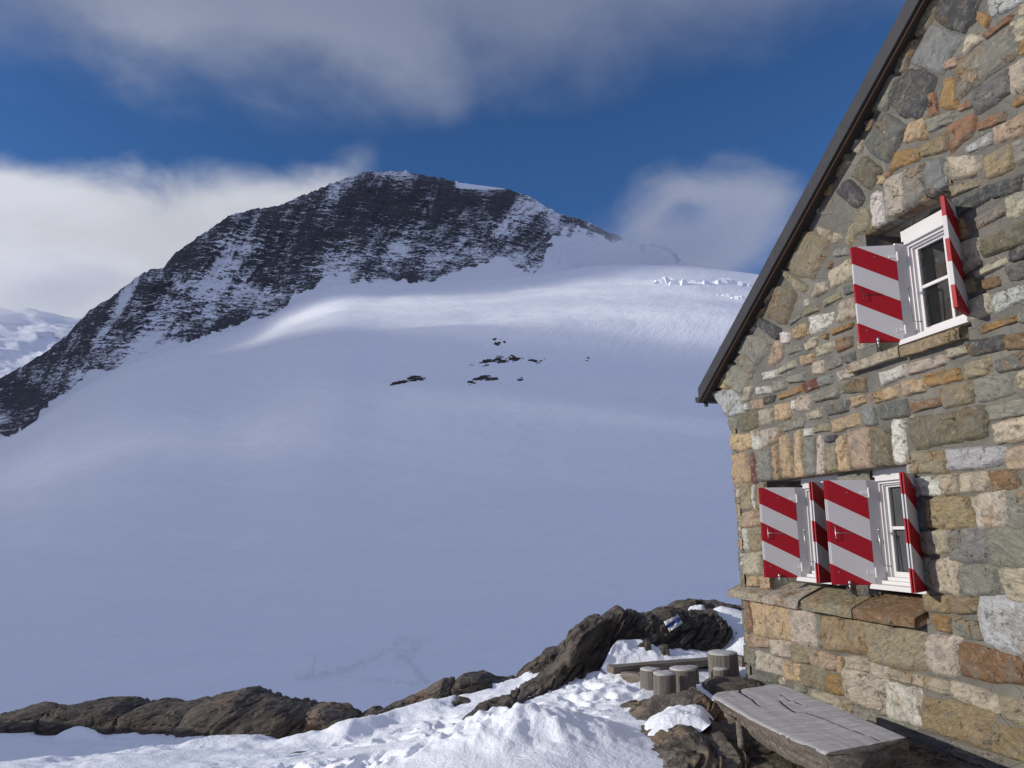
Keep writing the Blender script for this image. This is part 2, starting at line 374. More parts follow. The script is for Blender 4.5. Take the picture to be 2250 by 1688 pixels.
c = g.mix(g.ss(a, 0.3, 0.7), (0.115, 0.10, 0.09), (0.18, 0.158, 0.14)); c = g.mix(g.ss(b, 0.5, 0.75, 0, 0.5), c, (0.15, 0.105, 0.07))
setp(g, p, c, 0.88, g.bump(a, 0.9, 0.02))
m, g, p = material('stump_end_grain'); M_ENDG = m
x, y, z = g.sep(g.obj()); r = g.m('SQRT', g.m('ADD', g.m('MULTIPLY', x, x), g.m('MULTIPLY', y, y)))
w = g.m('SINE', g.m('MULTIPLY', g.m('ADD', r, g.m('MULTIPLY', g.noise(g.obj(), 6, 3, 0.5), 0.05)), 420)); b = g.noise(g.obj(), 60, 3, 0.6)
c = g.mix(g.m('MULTIPLY_ADD', w, 0.2, 0.5), (0.34, 0.33, 0.32), (0.50, 0.50, 0.50)); c = g.mix(g.ss(b, 0.6, 0.75, 0, 0.4), c, (0.16, 0.14, 0.12))
setp(g, p, c, 0.85, g.bump(b, 0.3, 0.005))
m, g, p = material('trail_mark_paint'); M_MARK = m
x, y, z = g.sep(g.attr('uvw').outputs['Vector'])
n = g.noise(g.obj(), 25, 4, 0.6)
c = g.mix(g.m('COMPARE', g.m('MULTIPLY_ADD', n, 0.08, y), 0.54, 0.17), (0.66, 0.66, 0.64), (0.012, 0.045, 0.23))
setp(g, p, c, 0.6)

# ------------------------------------------------------------------ the hut
WA = radians(-11.9); WD = 5.0
dW = Vector((sin(WA), cos(WA), 0)); nW = Vector((-cos(WA), sin(WA), 0))
hut = bpy.data.objects.new('stone_hut', None); C.objects.link(hut)
hut.location = -nW * WD; hut.rotation_euler = (0, 0, math.atan2(dW.y, dW.x))
hut['label'] = 'rubble stone mountain hut with red and white striped shutters and dark roof edge'; hut['category'] = 'mountain hut'
# hut frame: x = s along the wall (away from the camera), y = out of the wall, z = height above the ground
APEX = 4.3
def verge(s): return 4.79 + EYE - 0.608 * (s - 5.03)
def roofh(s): return verge(s) if s >= APEX else verge(2 * APEX - s)
S_FAR = 9.14; S_NEAR = 2 * APEX - S_FAR
NICHE = [(5.90, 8.42, 1.16, 2.545), (5.06, 6.22, 3.60, 4.90)]    # s0,s1,z0,z1 of the recesses in the wall
STONES = """y507,672,492,660,513,645,527,650 g538,651,525,641,544,622,555,630 g564,632,552,621,571,602,592,609 D492,660,456,632,474,611,500,644 b505,643,478,612,502,594,532,624 D539,622,508,592,536,568,566,601 o456,620,447,608,452,602,459,615 s446,623,416,604,418,600,445,606 n455,598,427,596,432,592,453,593 c470,608,460,603,458,595,476,595 g479,591,427,584,430,560,487,561 c428,588,415,585,418,568,431,571 c420,598,414,596,415,587,422,591 o422,574,415,572,418,557,427,559 q497,602,484,596,486,590,498,594 o498,586,487,578,491,553,508,563 r518,582,512,579,512,560,522,564 r491,554,472,550,475,544,490,548 G470,554,440,553,439,534,472,535 c435,554,417,552,420,529,436,531 o439,525,422,526,423,518,437,520 D602,604,588,599,592,591,600,591 G578,596,549,566,580,548,605,579 Y609,567,589,544,607,533,629,557 t544,568,527,564,529,545,554,554 g524,560,496,552,500,544,527,548 k533,538,505,537,509,521,535,530 r500,541,473,536,476,522,502,517 r471,526,446,522,449,515,473,520 s487,513,462,512,461,502,486,508 q458,513,432,511,434,495,458,501 o565,549,538,540,541,530,574,536 r582,539,575,535,577,530,583,533 t591,538,580,534,585,527,593,530 p585,529,560,526,564,492,584,493 g557,526,534,522,536,491,562,491 b530,523,512,516,511,487,532,491 g512,511,505,510,509,491,511,496 c503,511,475,498,480,483,506,493 k469,493,444,494,446,473,470,476 g442,492,428,489,431,472,442,474 y509,487,477,479,481,474,512,478 D510,475,470,469,471,458,509,458 D468,468,440,464,445,453,468,457 c454,450,435,449,438,432,456,435 w604,526,592,522,591,490,607,492 o510,457,501,454,496,438,508,436 g490,449,460,447,458,440,491,438 c510,433,487,430,488,410,509,407 Y483,426,445,427,444,410,483,413 D458,408,443,408,445,398,460,400 c494,403,465,405,465,399,493,398 n490,394,473,392,473,385,486,385 G465,396,444,394,446,382,463,385 y510,400,497,399,494,388,510,386 c509,380,486,382,483,366,508,365 s480,379,454,378,454,368,479,364 o495,357,462,356,462,352,495,351 g458,357,449,356,451,348,459,350 y718,532,679,503,712,472,756,504 c693,527,656,504,667,497,690,518 y765,503,724,469,733,463,768,498 Y782,489,745,466,769,436,808,459 D824,458,783,434,793,422,831,452 o824,470,814,470,832,461,840,462 t729,536,718,535,734,526,742,526 c802,491,791,488,809,476,822,476 p705,465,689,461,689,452,713,451 c681,468,644,472,643,449,677,452 r683,481,675,479,679,474,686,476 g671,490,648,488,647,477,669,484 G658,446,641,442,641,435,659,437 y693,442,668,442,667,436,695,435 y736,443,706,440,708,434,733,435 g763,438,739,439,740,436,762,432 c669,431,643,429,642,409,673,412 w723,431,683,424,689,412,721,412 t755,426,734,427,729,412,755,413 o687,405,653,404,656,400,686,400 o701,405,693,404,694,398,701,400 y629,517,610,513,612,491,634,494 y645,505,632,509,635,488,648,488 D635,557,615,527,630,521,656,552 y655,577,633,585,632,574,654,569 o678,571,662,568,669,555,682,560 p623,597,609,587,616,575,630,590 g859,446,804,423,838,402,881,430 g872,425,843,404,855,392,892,418 g911,419,855,392,886,373,924,393 t928,408,922,405,923,386,949,393 s964,389,906,380,892,365,925,349 s896,362,889,363,883,347,919,348 c869,378,853,374,864,361,882,362 q793,421,781,418,781,397,814,395 w781,428,764,423,768,413,780,415 c735,403,711,406,714,396,733,394 c714,393,685,393,687,382,714,384 g772,408,743,405,746,398,770,399 n680,394,655,390,656,381,678,379 t745,390,721,388,724,378,744,379 c791,386,758,389,761,381,791,380 w831,388,799,386,800,377,827,379 c725,378,707,376,709,363,727,366 g700,374,675,373,675,364,699,364 p682,358,657,357,657,349,681,349 G668,373,653,374,654,363,668,365 g777,372,742,371,745,361,776,366 R744,358,720,359,718,349,741,348 b715,360,693,357,694,349,715,350 g809,373,784,370,783,360,809,360 w848,373,814,369,815,361,844,364 o794,354,750,357,754,350,793,349 g729,343,683,343,687,332,723,334 Y671,343,641,344,643,330,672,334 D828,358,805,355,810,348,828,349 q859,358,833,356,835,345,857,348 w877,357,868,356,871,349,878,349 t805,343,775,340,776,324,804,325 p758,345,734,343,736,326,760,330 w770,342,763,341,763,332,770,333 G707,325,670,325,673,315,703,316 t663,327,643,327,644,319,663,318 c741,322,716,325,720,315,739,316 p840,341,813,340,815,324,843,324 Y889,345,852,342,853,322,892,324 g918,344,899,341,902,328,918,329 g796,318,751,320,755,310,792,309 t701,308,662,309,659,299,695,296 y731,307,706,307,707,299,731,300 w750,306,734,305,735,298,749,298 t914,320,869,316,867,299,916,300 w863,318,845,316,843,295,861,296 p837,316,800,316,801,302,838,295 t913,292,883,290,876,255,915,256 R870,288,860,288,858,255,870,255 g854,292,825,290,824,255,850,256 t819,293,810,294,809,255,818,255 t800,302,784,301,778,255,797,255 t768,304,758,304,758,255,773,255 g749,293,733,292,735,255,755,256 p725,294,719,294,719,255,732,256 D710,294,694,292,697,287,712,286 y710,280,697,279,695,255,713,256 t693,288,681,288,676,255,693,255 q671,290,639,290,644,255,668,256 Y636,288,614,288,615,255,639,256 w608,292,593,291,597,255,609,256 y899,252,876,251,872,221,899,222 w872,249,866,248,866,221,872,221 y860,250,841,249,844,220,862,221 q901,216,863,217,863,200,900,198 w900,194,886,194,889,171,899,171 y882,196,856,196,859,170,884,169 c898,163,864,166,863,142,899,140 t897,136,869,138,872,126,895,125 t866,136,832,138,837,125,864,123 y585,262,548,259,549,242,586,245 s544,260,491,257,495,243,545,244 q485,253,468,255,471,238,486,240 w595,238,561,238,562,224,595,223 c557,239,540,239,539,223,555,223 c534,239,509,238,510,224,534,224 n504,238,483,237,478,224,501,224 G595,220,578,221,580,194,593,193 k576,219,529,219,530,195,576,195 p525,218,494,221,493,197,520,195 g490,221,472,223,477,195,490,194 c594,190,557,191,558,174,593,173 b552,191,515,192,517,168,553,167 g510,192,477,194,481,165,512,165 c594,252,589,252,589,243,595,244 c593,170,581,168,581,145,593,145 c578,166,549,168,550,142,578,141 g544,164,511,164,514,143,547,141 c506,162,480,163,484,139,500,141 k592,136,564,137,565,124,593,123 k561,137,533,139,533,128,557,124 s526,138,483,138,489,101,528,105 o585,120,567,120,564,108,582,109 g558,120,537,120,532,106,561,107 p592,100,558,104,564,71,595,73 n553,99,501,98,495,80,556,75 r905,106,898,105,892,72,907,71 t883,105,808,104,809,70,883,66 p802,104,757,106,756,70,803,69 g755,105,746,103,747,72,754,71 k741,101,678,105,679,76,742,69 y669,104,600,104,600,72,671,70 q905,64,863,65,855,55,902,50 p852,63,813,67,810,50,849,48 y806,64,771,65,773,51,806,46 q769,65,728,64,730,50,770,50 t721,64,715,65,717,49,725,49 c710,67,677,69,678,57,709,56 p670,67,647,67,647,56,672,56 g905,47,888,46,890,30,905,29 p886,46,827,44,828,29,884,24 t824,44,793,44,793,28,823,26 y787,45,745,50,746,27,786,25 o742,43,716,45,717,28,745,27 G886,25,837,26,838,18,883,11 p835,24,825,26,826,18,836,16 c766,21,737,24,726,15,767,16 p711,53,656,53,655,25,711,25 w650,50,611,52,609,24,649,23 c636,65,578,67,578,56,640,58 k604,48,539,50,537,23,603,24 c568,68,525,66,524,53,566,55 y522,66,495,66,498,48,518,52 k531,43,499,44,502,23,530,24 y720,24,704,25,706,14,720,14 g702,21,680,21,681,10,703,11 g677,20,622,21,617,8,674,4 G618,18,576,21,580,5,615,8 g575,19,530,20,532,6,574,10 D510,348,477,344,477,333,508,335 n473,342,452,341,454,329,473,332 c532,346,515,345,512,339,531,338 p580,344,538,343,539,335,580,334 w616,343,588,344,588,334,616,332 y515,329,492,330,491,318,516,317 G484,325,457,327,456,315,483,316 o560,329,526,329,524,318,557,319 t589,329,565,326,565,316,588,316 t633,325,598,328,599,317,628,316 y544,315,512,313,513,297,541,298 g506,313,475,312,475,297,506,295 c467,311,456,313,458,298,468,300 r582,307,550,307,547,300,580,299 G621,312,589,312,587,297,620,299 b645,313,631,310,631,296,648,295 Y528,292,503,291,503,268,527,269 Y583,291,533,291,532,268,580,266 g498,290,459,291,461,279,496,280 c493,274,461,278,464,260,493,261"""
PAL = dict(g=(.190, .186, .158), G=(.105, .108, .102), D=(.060, .062, .066), w=(.43, .415, .38), c=(.315, .28, .212), t=(.32, .235, .145), o=(.245, .15, .062),
           r=(.225, .125, .072), R=(.115, .042, .032), b=(.18, .182, .185), s=(.30, .305, .305), p=(.33, .285, .24), y=(.22, .192, .125), Y=(.125, .110, .072),
           n=(.17, .10, .052), q=(.285, .21, .15), k=(.23, .178, .105))
def build_wall():
    random.seed(4)
    V = []; F = []; MI = []; COL = []; RND = []
    def put(vs, fs, mi, col, rnd):
        b = len(V); V.extend(vs); F.extend([tuple(b + i for i in f) for f in fs]); MI.extend([mi] * len(fs))
        COL.extend([col] * len(vs)); RND.extend([rnd] * len(vs))
    # mortar face: grid with the recesses cut out, top edge clipped to the roof line
    xs = sorted(set(np.round(np.concatenate([np.arange(S_NEAR, S_FAR, 0.09), [S_FAR, APEX] + [v for q in NICHE for v in q[:2]]]), 3)))
    zs = sorted(set(np.round(np.concatenate([np.arange(-0.4, 8.0, 0.09)] + [[q[2], q[3]] for q in NICHE]), 3)))
    idx = {}
    def vid(x, z):
        z = min(z, roofh(x) + 0.10); k = (round(x, 3), round(z, 3))
        if k not in idx:
            inn = any(q[0] - .01 <= x <= q[1] + .01 and q[2] - .01 <= z <= q[3] + .01 for q in NICHE)
            y = 0.0 if inn else 0.010 * float(fbm(x * 3, z * 3, 1.0, 3, 5)) + 0.004
            idx[k] = len(V); V.append((x, y, z)); COL.append((.2, .2, .19)); RND.append(0.5)
        return idx[k]
    for i in range(len(xs) - 1):
        for j in range(len(zs) - 1):
            cx, cz = (xs[i] + xs[i + 1]) / 2, (zs[j] + zs[j + 1]) / 2
            if any(q[0] < cx < q[1] and q[2] < cz < q[3] for q in NICHE): continue
            if zs[j] >= max(roofh(xs[i]), roofh(xs[i + 1])) + 0.10: continue
            f = []
            for a, b_ in ((i, j), (i, j + 1), (i + 1, j + 1), (i + 1, j)):
                k = vid(xs[a], zs[b_])
                if k not in f: f.append(k)
            if len(f) >= 3: F.append(tuple(f)); MI.append(0)
    # reveals of the recesses
    D = -0.42
    for (a, b_, z0, z1) in NICHE:
        vs = [(a, 0, z0), (b_, 0, z0), (b_, 0, z1), (a, 0, z1), (a, D, z0), (b_, D, z0), (b_, D, z1), (a, D, z1)]
        put(vs, [(0, 1, 5, 4), (1, 2, 6, 5), (2, 3, 7, 6), (3, 0, 4, 7), (4, 5, 6, 7)], 0, (.2, .2, .19), .5)
    # far corner return and corbel backing
    put([(S_FAR, 0, -.4), (S_FAR, -.6, -.4), (S_FAR, -.6, 4.2), (S_FAR, 0, 4.2)], [(0, 1, 2, 3)], 0, (.2, .2, .19), .5)
    co = [(S_FAR, 3.46), (9.66, 3.86), (9.70, 3.95), (9.55, 4.06), (S_FAR, 4.29)]
    nb = len(co)
    put([(x, -.02, z) for x, z in co] + [(x, -.5, z) for x, z in co], [tuple(range(nb))] + [(i, i + nb, (i + 1) % nb + nb, (i + 1) % nb) for i in range(nb)], 0, (.2, .2, .19), .5)
    N = 13
    lin = np.linspace(-1, 1, N); A, B = np.meshgrid(lin, lin, indexing='ij')
    fc = [tuple(f) for f in grid_faces(N, N)]
    def stone(q, col, depth=None, base_y=0.0, inset=0.012, seed=None):
        seed = random.randrange(9999) if seed is None else seed
        rng = np.random.default_rng(seed)
        q = np.array(q, float).reshape(4, 2); cen = q.mean(0)
        sz = min(np.linalg.norm(q[0] - q[1]), np.linalg.norm(q[1] - q[2]))
        q = cen + (q - cen) * (1.27 if cen[1] < 3.6 else 1.22)
        k = 0.05 + 0.26 * rng.random()                     # corner rounding: square -> disc
        a = A * np.sqrt(1 - k * B * B / 2) ; b = B * np.sqrt(1 - k * A * A / 2)
        R = np.maximum(np.abs(A), np.abs(B))
        ang = np.arctan2(B, A)
        wob = 1 + 0.10 * vn(np.cos(ang) * 1.7 + seed, np.sin(ang) * 1.7, 0, 3) + 0.07 * vn(np.cos(ang) * 4 + seed, np.sin(ang) * 4, 2, 4)
        a = a * (1 + (wob - 1) * R); b = b * (1 + (wob - 1) * R)
        s_, t_ = (a + 1) / 2, (b + 1) / 2
        P = (q[3] * ((1 - s_) * (1 - t_))[..., None] + q[2] * (s_ * (1 - t_))[..., None] + q[0] * ((1 - s_) * t_)[..., None] + q[1] * (s_ * t_)[..., None])
        dp = depth if depth is not None else min(0.06, 0.028 + 0.08 * sz * (0.5 + 1.0 * rng.random()))
        prof = np.clip(1 - R ** 11, 0, 1) ** 0.40
        tilt = (rng.random() - 0.5) * 0.5 * A + (rng.random() - 0.5) * 0.5 * B
        x, z = P[..., 0], P[..., 1]
        for (n0, n1, m0, m1) in NICHE:                     # keep stones out of the window recesses
            if cen[0] < n0: x = np.where((z > m0) & (z < m1), np.minimum(x, n0 + .012), x)
            elif cen[0] > n1: x = np.where((z > m0) & (z < m1), np.maximum(x, n1 - .012), x)
            elif cen[1] > m1: z = np.maximum(z, m1 - .015)
            elif cen[1] < m0: z = np.minimum(z, m0 + .01)
        rough = 0.020 * fbm(x * 9, z * 9, seed * 1.7, 3, 11) + 0.014 * fbm(x * 4, z * 22, seed * 0.7, 2, 12, ridged=True)
        y = base_y - inset + (dp + inset) * prof * (1 + 0.35 * tilt) + rough * prof
        cj = np.array(PAL[col] if isinstance(col, str) else col) * ((1.0 if col in ('w', 'c', 't', 'p', 's', 'q') else 0.86) + 0.3 * rng.random()) * (1 + 0.06 * (rng.random(3) - .5))
        put(list(zip(x.ravel(), y.ravel(), z.ravel())), fc, 1, tuple(cj), float(rng.random()))
    boxes = []
    for tok in STONES.split():
        q = np.array(list(map(int, tok[1:].split(','))), float).reshape(4, 2) / 100
        boxes.append((q[:, 0].min(), q[:, 0].max(), q[:, 1].min(), q[:, 1].max()))
        big = tok[0] in 'gbDGsy' and q[:, 1].mean() > verge(q[:, 0].mean()) - 0.65
        stone(q, tok[0], depth=0.05 if big else None)
    # the parts of the wall outside the photograph, and gaps: coursed filler stones
    z = -0.1
    while z < 7.2:
        h = random.uniform(0.13, 0.27); x = S_NEAR + 0.02
        while x < S_FAR - 0.05:
            w = random.uniform(0.16, 0.42); x1 = min(x + w, S_FAR - 0.02)
            pad = 0.0
            bx = (x, x1, z, z + h)
            hit = any(bx[0] < b_[1] - .02 and bx[1] > b_[0] + .02 and bx[2] < b_[3] - .02 and bx[3] > b_[2] + .02 for b_ in boxes)
            hit = hit or any(bx[0] < n_[1] + .02 and bx[1] > n_[0] - .02 and bx[2] < n_[3] + .03 and bx[3] > n_[2] - .12 for n_ in NICHE)
            if not hit and z + h < min(roofh(x), roofh(x1)) - 0.02 and x1 - x > .08:
                g_ = 0.014; j = lambda: random.uniform(-.012, .012)
                stone([x1 - g_ + j(), z + h - g_ + j(), x + g_ + j(), z + h - g_ + j(), x + g_ + j(), z + g_ + j(), x1 - g_ + j(), z + g_ + j()], random.choice('ggyycckttpGYsDnqb'))
            x = x1
        z += h
    # small chips in the wider joints
    for _ in range(1500):
        x = random.uniform(4.0, S_FAR - .05); z = random.uniform(0.05, 6.8); r = random.uniform(.022, .06); e = random.uniform(.5, 1.1)
        bx = (x - r, x + r, z - r * e, z + r * e)
        if z > roofh(x) - .08: continue
        if any(bx[0] < b_[1] + .012 and bx[1] > b_[0] - .012 and bx[2] < b_[3] + .012 and bx[3] > b_[2] - .012 for b_ in boxes): continue
        if any(bx[0] < n_[1] + .02 and bx[1] > n_[0] - .02 and bx[2] < n_[3] + .02 and bx[3] > n_[2] - .14 for n_ in NICHE): continue
        boxes.append(bx); stone([x + r, z + r * e, x - r, z + r * e, x - r, z - r * e, x + r, z - r * e], random.choice('ggyctpkGbs'), depth=0.014)
    # quoins on the far corner return so the corner has an uneven edge
    z = 0.0
    while z < 3.4:
        h = random.uniform(.16, .30); w = random.uniform(.0, .035)
        put([(S_FAR + w, .03, z + .01), (S_FAR + w, -.4, z + .01), (S_FAR + w, -.4, z + h - .01), (S_FAR + w, .03, z + h - .01), (S_FAR - .1, .03, z + .01), (S_FAR - .1, .03, z + h - .01)],
            [(0, 1, 2, 3), (4, 0, 3, 5)], 1, PAL[random.choice('gytck')], random.random()); z += h
    # undersides of the lintel stones and the stone pier between the lower windows
    for (a, b_, z0, z1) in NICHE:
        n_ = 8
        for i in range(n_):
            x0 = a + (b_ - a) * i / n_; x1 = a + (b_ - a) * (i + 1) / n_
            put([(x0 + .006, .02, z1 - .005), (x1 - .006, .02, z1 - .005), (x1 - .006, -.12, z1 - .022), (x0 + .006, -.12, z1 - .022), (x0 + .006, .02, z1 + .05), (x1 - .006, .02, z1 + .05)],
                [(0, 1, 2, 3), (0, 4, 5, 1)], 1, PAL[random.choice('gYkn')], random.random())
    for k in range(5):
        z0 = 1.28 + k * .253
        q = [7.14, z0 + .245, 6.72, z0 + .245, 6.72, z0 + .01, 7.14, z0 + .01]
        stone(q, random.choice('GDgG'), depth=.03, base_y=-.13)
    put([(6.70, -.13, 1.16), (7.16, -.13, 1.16), (7.16, -.13, 2.545), (6.70, -.13, 2.545), (6.70, -.26, 1.16), (7.16, -.26, 1.16), (7.16, -.26, 2.545), (6.70, -.26, 2.545)], [(0, 1, 2, 3), (0, 3, 7, 4), (1, 5, 6, 2)], 0, (.2, .2, .19), .5)
    me = mesh('wall', np.array(V), F, [M_MORTAR, M_STONE], MI, True)
    cattr(me, 'col', np.array(COL)); fattr(me, 'rnd', np.array(RND))
    return link('gable_wall', me, hut)
build_wall()
b = MB()                                                            # the rest of the walls
b.box(S_NEAR, S_FAR - .02, -8.0, -0.60, -0.4, 4.15); b.prism([(S_NEAR, 4.15), (S_FAR - .02, 4.15), (APEX, verge(APEX) - .1)], -8.0, -0.60)
b.box(S_NEAR, S_NEAR + .3, -0.6, -0.02, -.4, 4.1)
b.build('side_wall', M_MORTAR, hut)
# roof: two slopes, dark metal verge with a brown board under it
SL = 0.6
def rh(s, lift=0.0): return 3.676 + EYE - SL * (s - 7.041) + lift if s >= APEX else 3.676 + EYE - SL * (2 * APEX - s - 7.041) + lift
E0, E1 = 2 * APEX - 9.74, 9.74
roof = MB(); roof.prism([(E1, rh(E1) - .02), (APEX, rh(APEX) - .02), (E0, rh(E0) - .02), (E0, rh(E0) - .14), (APEX, rh(APEX) - .14), (E1, rh(E1) - .14)], -8.4, 0.17)
roof = roof.build('roof', M_FASCIA, hut)
v_ = MB()
for a, c_ in ((APEX, E1), (E0, APEX)):
    v_.prism([(a, rh(a)), (c_, rh(c_)), (c_, rh(c_) - .195), (a, rh(a) - .195)], 0.165, 0.20)
for s_ in (9.0, 7.6, 6.2, 4.9):
    v_.prism([(s_, rh(s_) + .003), (s_ + .045, rh(s_ + .045) + .003), (s_ + .045, rh(s_ + .045) - .198), (s_, rh(s_) - .198)], 0.150, 0.2035)
v_.build('verge_flashing', M_FASCIA, roof, bevel=.003)
v_ = MB()
for a, c_ in ((APEX, E1 - .03), (E0 + .03, APEX)):
    v_.prism([(a, rh(a) - .17), (c_, rh(c_) - .17), (c_, rh(c_) - .222), (a, rh(a) - .222)], 0.13, 0.163)
v_.build('verge_board', M_BROWN, roof)
v_ = MB()
for a, c_ in ((APEX, E1 - .03), (E0 + .03, APEX)):
    v_.prism([(a, rh(a) - .143), (c_, rh(c_) - .143), (c_, rh(c_) - .17), (a, rh(a) - .17)], -0.3, 0.129)
v_.build('soffit', M_SOFFIT, roof)
gt = MB(); n_ = 9; r_ = .085; cx, cz = E1 + .085, rh(E1) - .115
sec = [(cx + r_ * cos(pi + pi * i / (n_ - 1)), cz + r_ * sin(pi + pi * i / (n_ - 1))) for i in range(n_)]
sec2 = [(cx + (r_ - .008) * cos(2 * pi - pi * i / (n_ - 1)), cz + (r_ - .008) * sin(2 * pi - pi * i / (n_ - 1))) for i in range(n_)]
gt.prism(sec + sec2, -8.3, 0.16); gt.prism(sec, 0.161, 0.168)
gt.tube([(cx + r_, -8.3, cz + .004), (cx + r_, .16, cz + .004)], .012, 8)
gt.tube([(cx - .02, .05, cz - r_), (cx - .02, .05, cz - r_ - .05)], .03, 8)
gt.build('gutter', M_FASCIA, roof)

def slab(name, s0, s1, y0, y1, z0, z1, drop, col, seed):
    """rough stone slab used as a window sill, top sloping outwards by drop"""
    n1, n2 = 26, 10
    A, B = np.meshgrid(np.linspace(0, 1, n1), np.linspace(0, 2 * pi, n2 * 4, endpoint=False), indexing='ij')
    cx_, cy_ = np.cos(B), np.sin(B); pw = 0.25
    ex = np.sign(cx_) * np.abs(cx_) ** pw; ez = np.sign(cy_) * np.abs(cy_) ** pw
    x = s0 + (s1 - s0) * A; y = (y0 + y1) / 2 + (y1 - y0) / 2 * ex; z = (z0 + z1) / 2 + (z1 - z0) / 2 * ez
    z = z - drop * (y - y0) / (y1 - y0)
    f = 0.014 * fbm(x * 6, y * 6 + seed, z * 6, 4, seed)
    y = y + f; z = z + 0.7 * f + .006 * fbm(x * 3, y * 25, seed, 2, seed)
    P = np.stack([x, y, z], -1).reshape(-1, 3); nv = n2 * 4
    fs = []
    for i in range(n1 - 1):
        for j in range(nv): fs.append((i * nv + j, (i + 1) * nv + j, (i + 1) * nv + (j + 1) % nv, i * nv + (j + 1) % nv))
    fs += [tuple(range(nv - 1, -1, -1)), tuple(range((n1 - 1) * nv, n1 * nv))][::-1]
    me = mesh(name, P, fs, [M_STONE]); cattr(me, 'col', np.tile(np.array(PAL[col]), (len(P), 1))); fattr(me, 'rnd', np.full(len(P), (seed * .137) % 1))
    return link(name, me, hut)
for i, (a, b_, c_) in enumerate(((8.50, 9.33, 'c'), (7.73, 8.48, 'p'), (6.80, 7.66, 'y'), (5.93, 6.78, 'n'))):
    slab('window_sill', a, b_, -.25 if i else -.1, .125, 1.225 if i else 1.15, 1.335 if i else 1.25, .165 if i else .08, c_, 31 + i)
slab('window_sill', 5.82, 6.56, -.2, .10, 3.565, 3.675, .06, 'c', 36); slab('window_sill', 5.10, 5.80, -.2, .10, 3.55, 3.66, .06, 'k', 37)

def make_window(s_far, s_near, z0, z1, name='window'):
    """white timber window: lining boards, frame, sash with four panes, stay rod; glass and curtain behind"""
    w = s_far - s_near; f = MB(); yo, yi = -.065, -.38
    f.box(s_far - .015, s_far + .012, yi, yo, z0, z1); f.box(s_near - .012, s_near + .015, yi, yo, z0, z1)          # jambs
    f.box(s_near + .015, s_far - .015, yi, yo - .10, z1 - .015, z1 + .03)                                                  # head
    f.box(s_near - .02, s_far + .02, yi, yo + .045, z0 - .035, z0 + .012); f.box(s_near + .015, s_far - .015, yi, yo - .07, z0 + .012, z0 + .045)
    f.box(s_near + .015, s_far - .015, yi, yo - .125, z0 + .045, z0 + .08)
    y2 = yo - .05                                                                                                 # stepped casing
    for k in range(2):
        a = .015 + .015 * k; yy = yo - .135 - .028 * k
        f.box(s_far - a - .015, s_far - a, yi, yy, z0 + .08, z1 - a); f.box(s_near + a, s_near + a + .015, yi, yy, z0 + .08, z1 - a)
        f.box(s_near + a + .015, s_far - a - .015, yi, yy, z1 - a - .025, z1 - a)
    f.box(s_near - .025, s_far + .025, yi, yo - .11, z1 + .03, z1 + .14)                                          # head board above
    o = f.build(name, M_WHITE, hut, bevel=.003)
    a = .045; x0, x1, q0, q1 = s_near + a, s_far - a, z0 + .08, z1 - a; ys = yo - .195
    sa = MB(); t = .030
    sa.box(x0, x0 + t, ys - .04, ys, q0, q1); sa.box(x1 - t, x1, ys - .04, ys, q0, q1); sa.box(x0 + t, x1 - t, ys - .04, ys, q0, q0 + t + .02); sa.box(x0 + t, x1 - t, ys - .04, ys, q1 - t, q1)
    mx_ = (x0 + x1) / 2; mz = (q0 + q1) / 2 + .02
    sa.box(mx_ - .014, mx_ + .014, ys - .035, ys - .004, q0 + t + .02, q1 - t)
    sa.box(x0 + t, mx_ - .018, ys - .035, ys - .006, mz - .016, mz + .016); sa.box(mx_ + .018, x1 - t, ys - .035, ys - .006, mz - .016, mz + .016)
    sa.build('sash', M_WHITE, o, bevel=.003)
    for (pa, pb) in ((x0 + t, mx_ - .018), (mx_ + .018, x1 - t)):
        for (pc, pd) in ((q0 + t + .02, mz - .016), (mz + .016, q1 - t)):
            gl_ = MB(); gl_.box(pa, pb, ys - .024, ys - .020, pc, pd); gl_.build('pane', M_GLASS, o)
    cu = []; n_ = 40
    for i in range(n_ + 1):
        xx = x0 + (x1 - x0) * i / n_; yy = ys - .035 - .010 + .010 * sin(i * 1.9)
        cu += [(xx, yy, q0), (xx, yy, q1)]
    me = mesh('curtain_or_dark_back', np.array(cu) + np.array([0, -.003, 0]), [(2 * i, 2 * i + 2, 2 * i + 3, 2 * i + 1) for i in range(n_)], [M_CURT if z0 < 3 else M_DARK]); link('curtain_or_dark_back', me, o)  # upper window: near-black sheet painted as the unlit room
    st = MB(); xs = s_far - .045
    st.tube([(xs - .02, y2 - .03, mz - .02), (xs - .05, y2 + .03, mz - .02), (xs - .06, y2 + .01, mz - .36), (xs - .10, y2 - .05, mz - .37)], .006, 6)
    st.tube([(xs - .01, y2 - .02, mz - .01), (xs - .05, y2 + .02, mz - .02)], .014, 8); st.build('window_stay', M_STEEL, o, smooth=True)
    return o
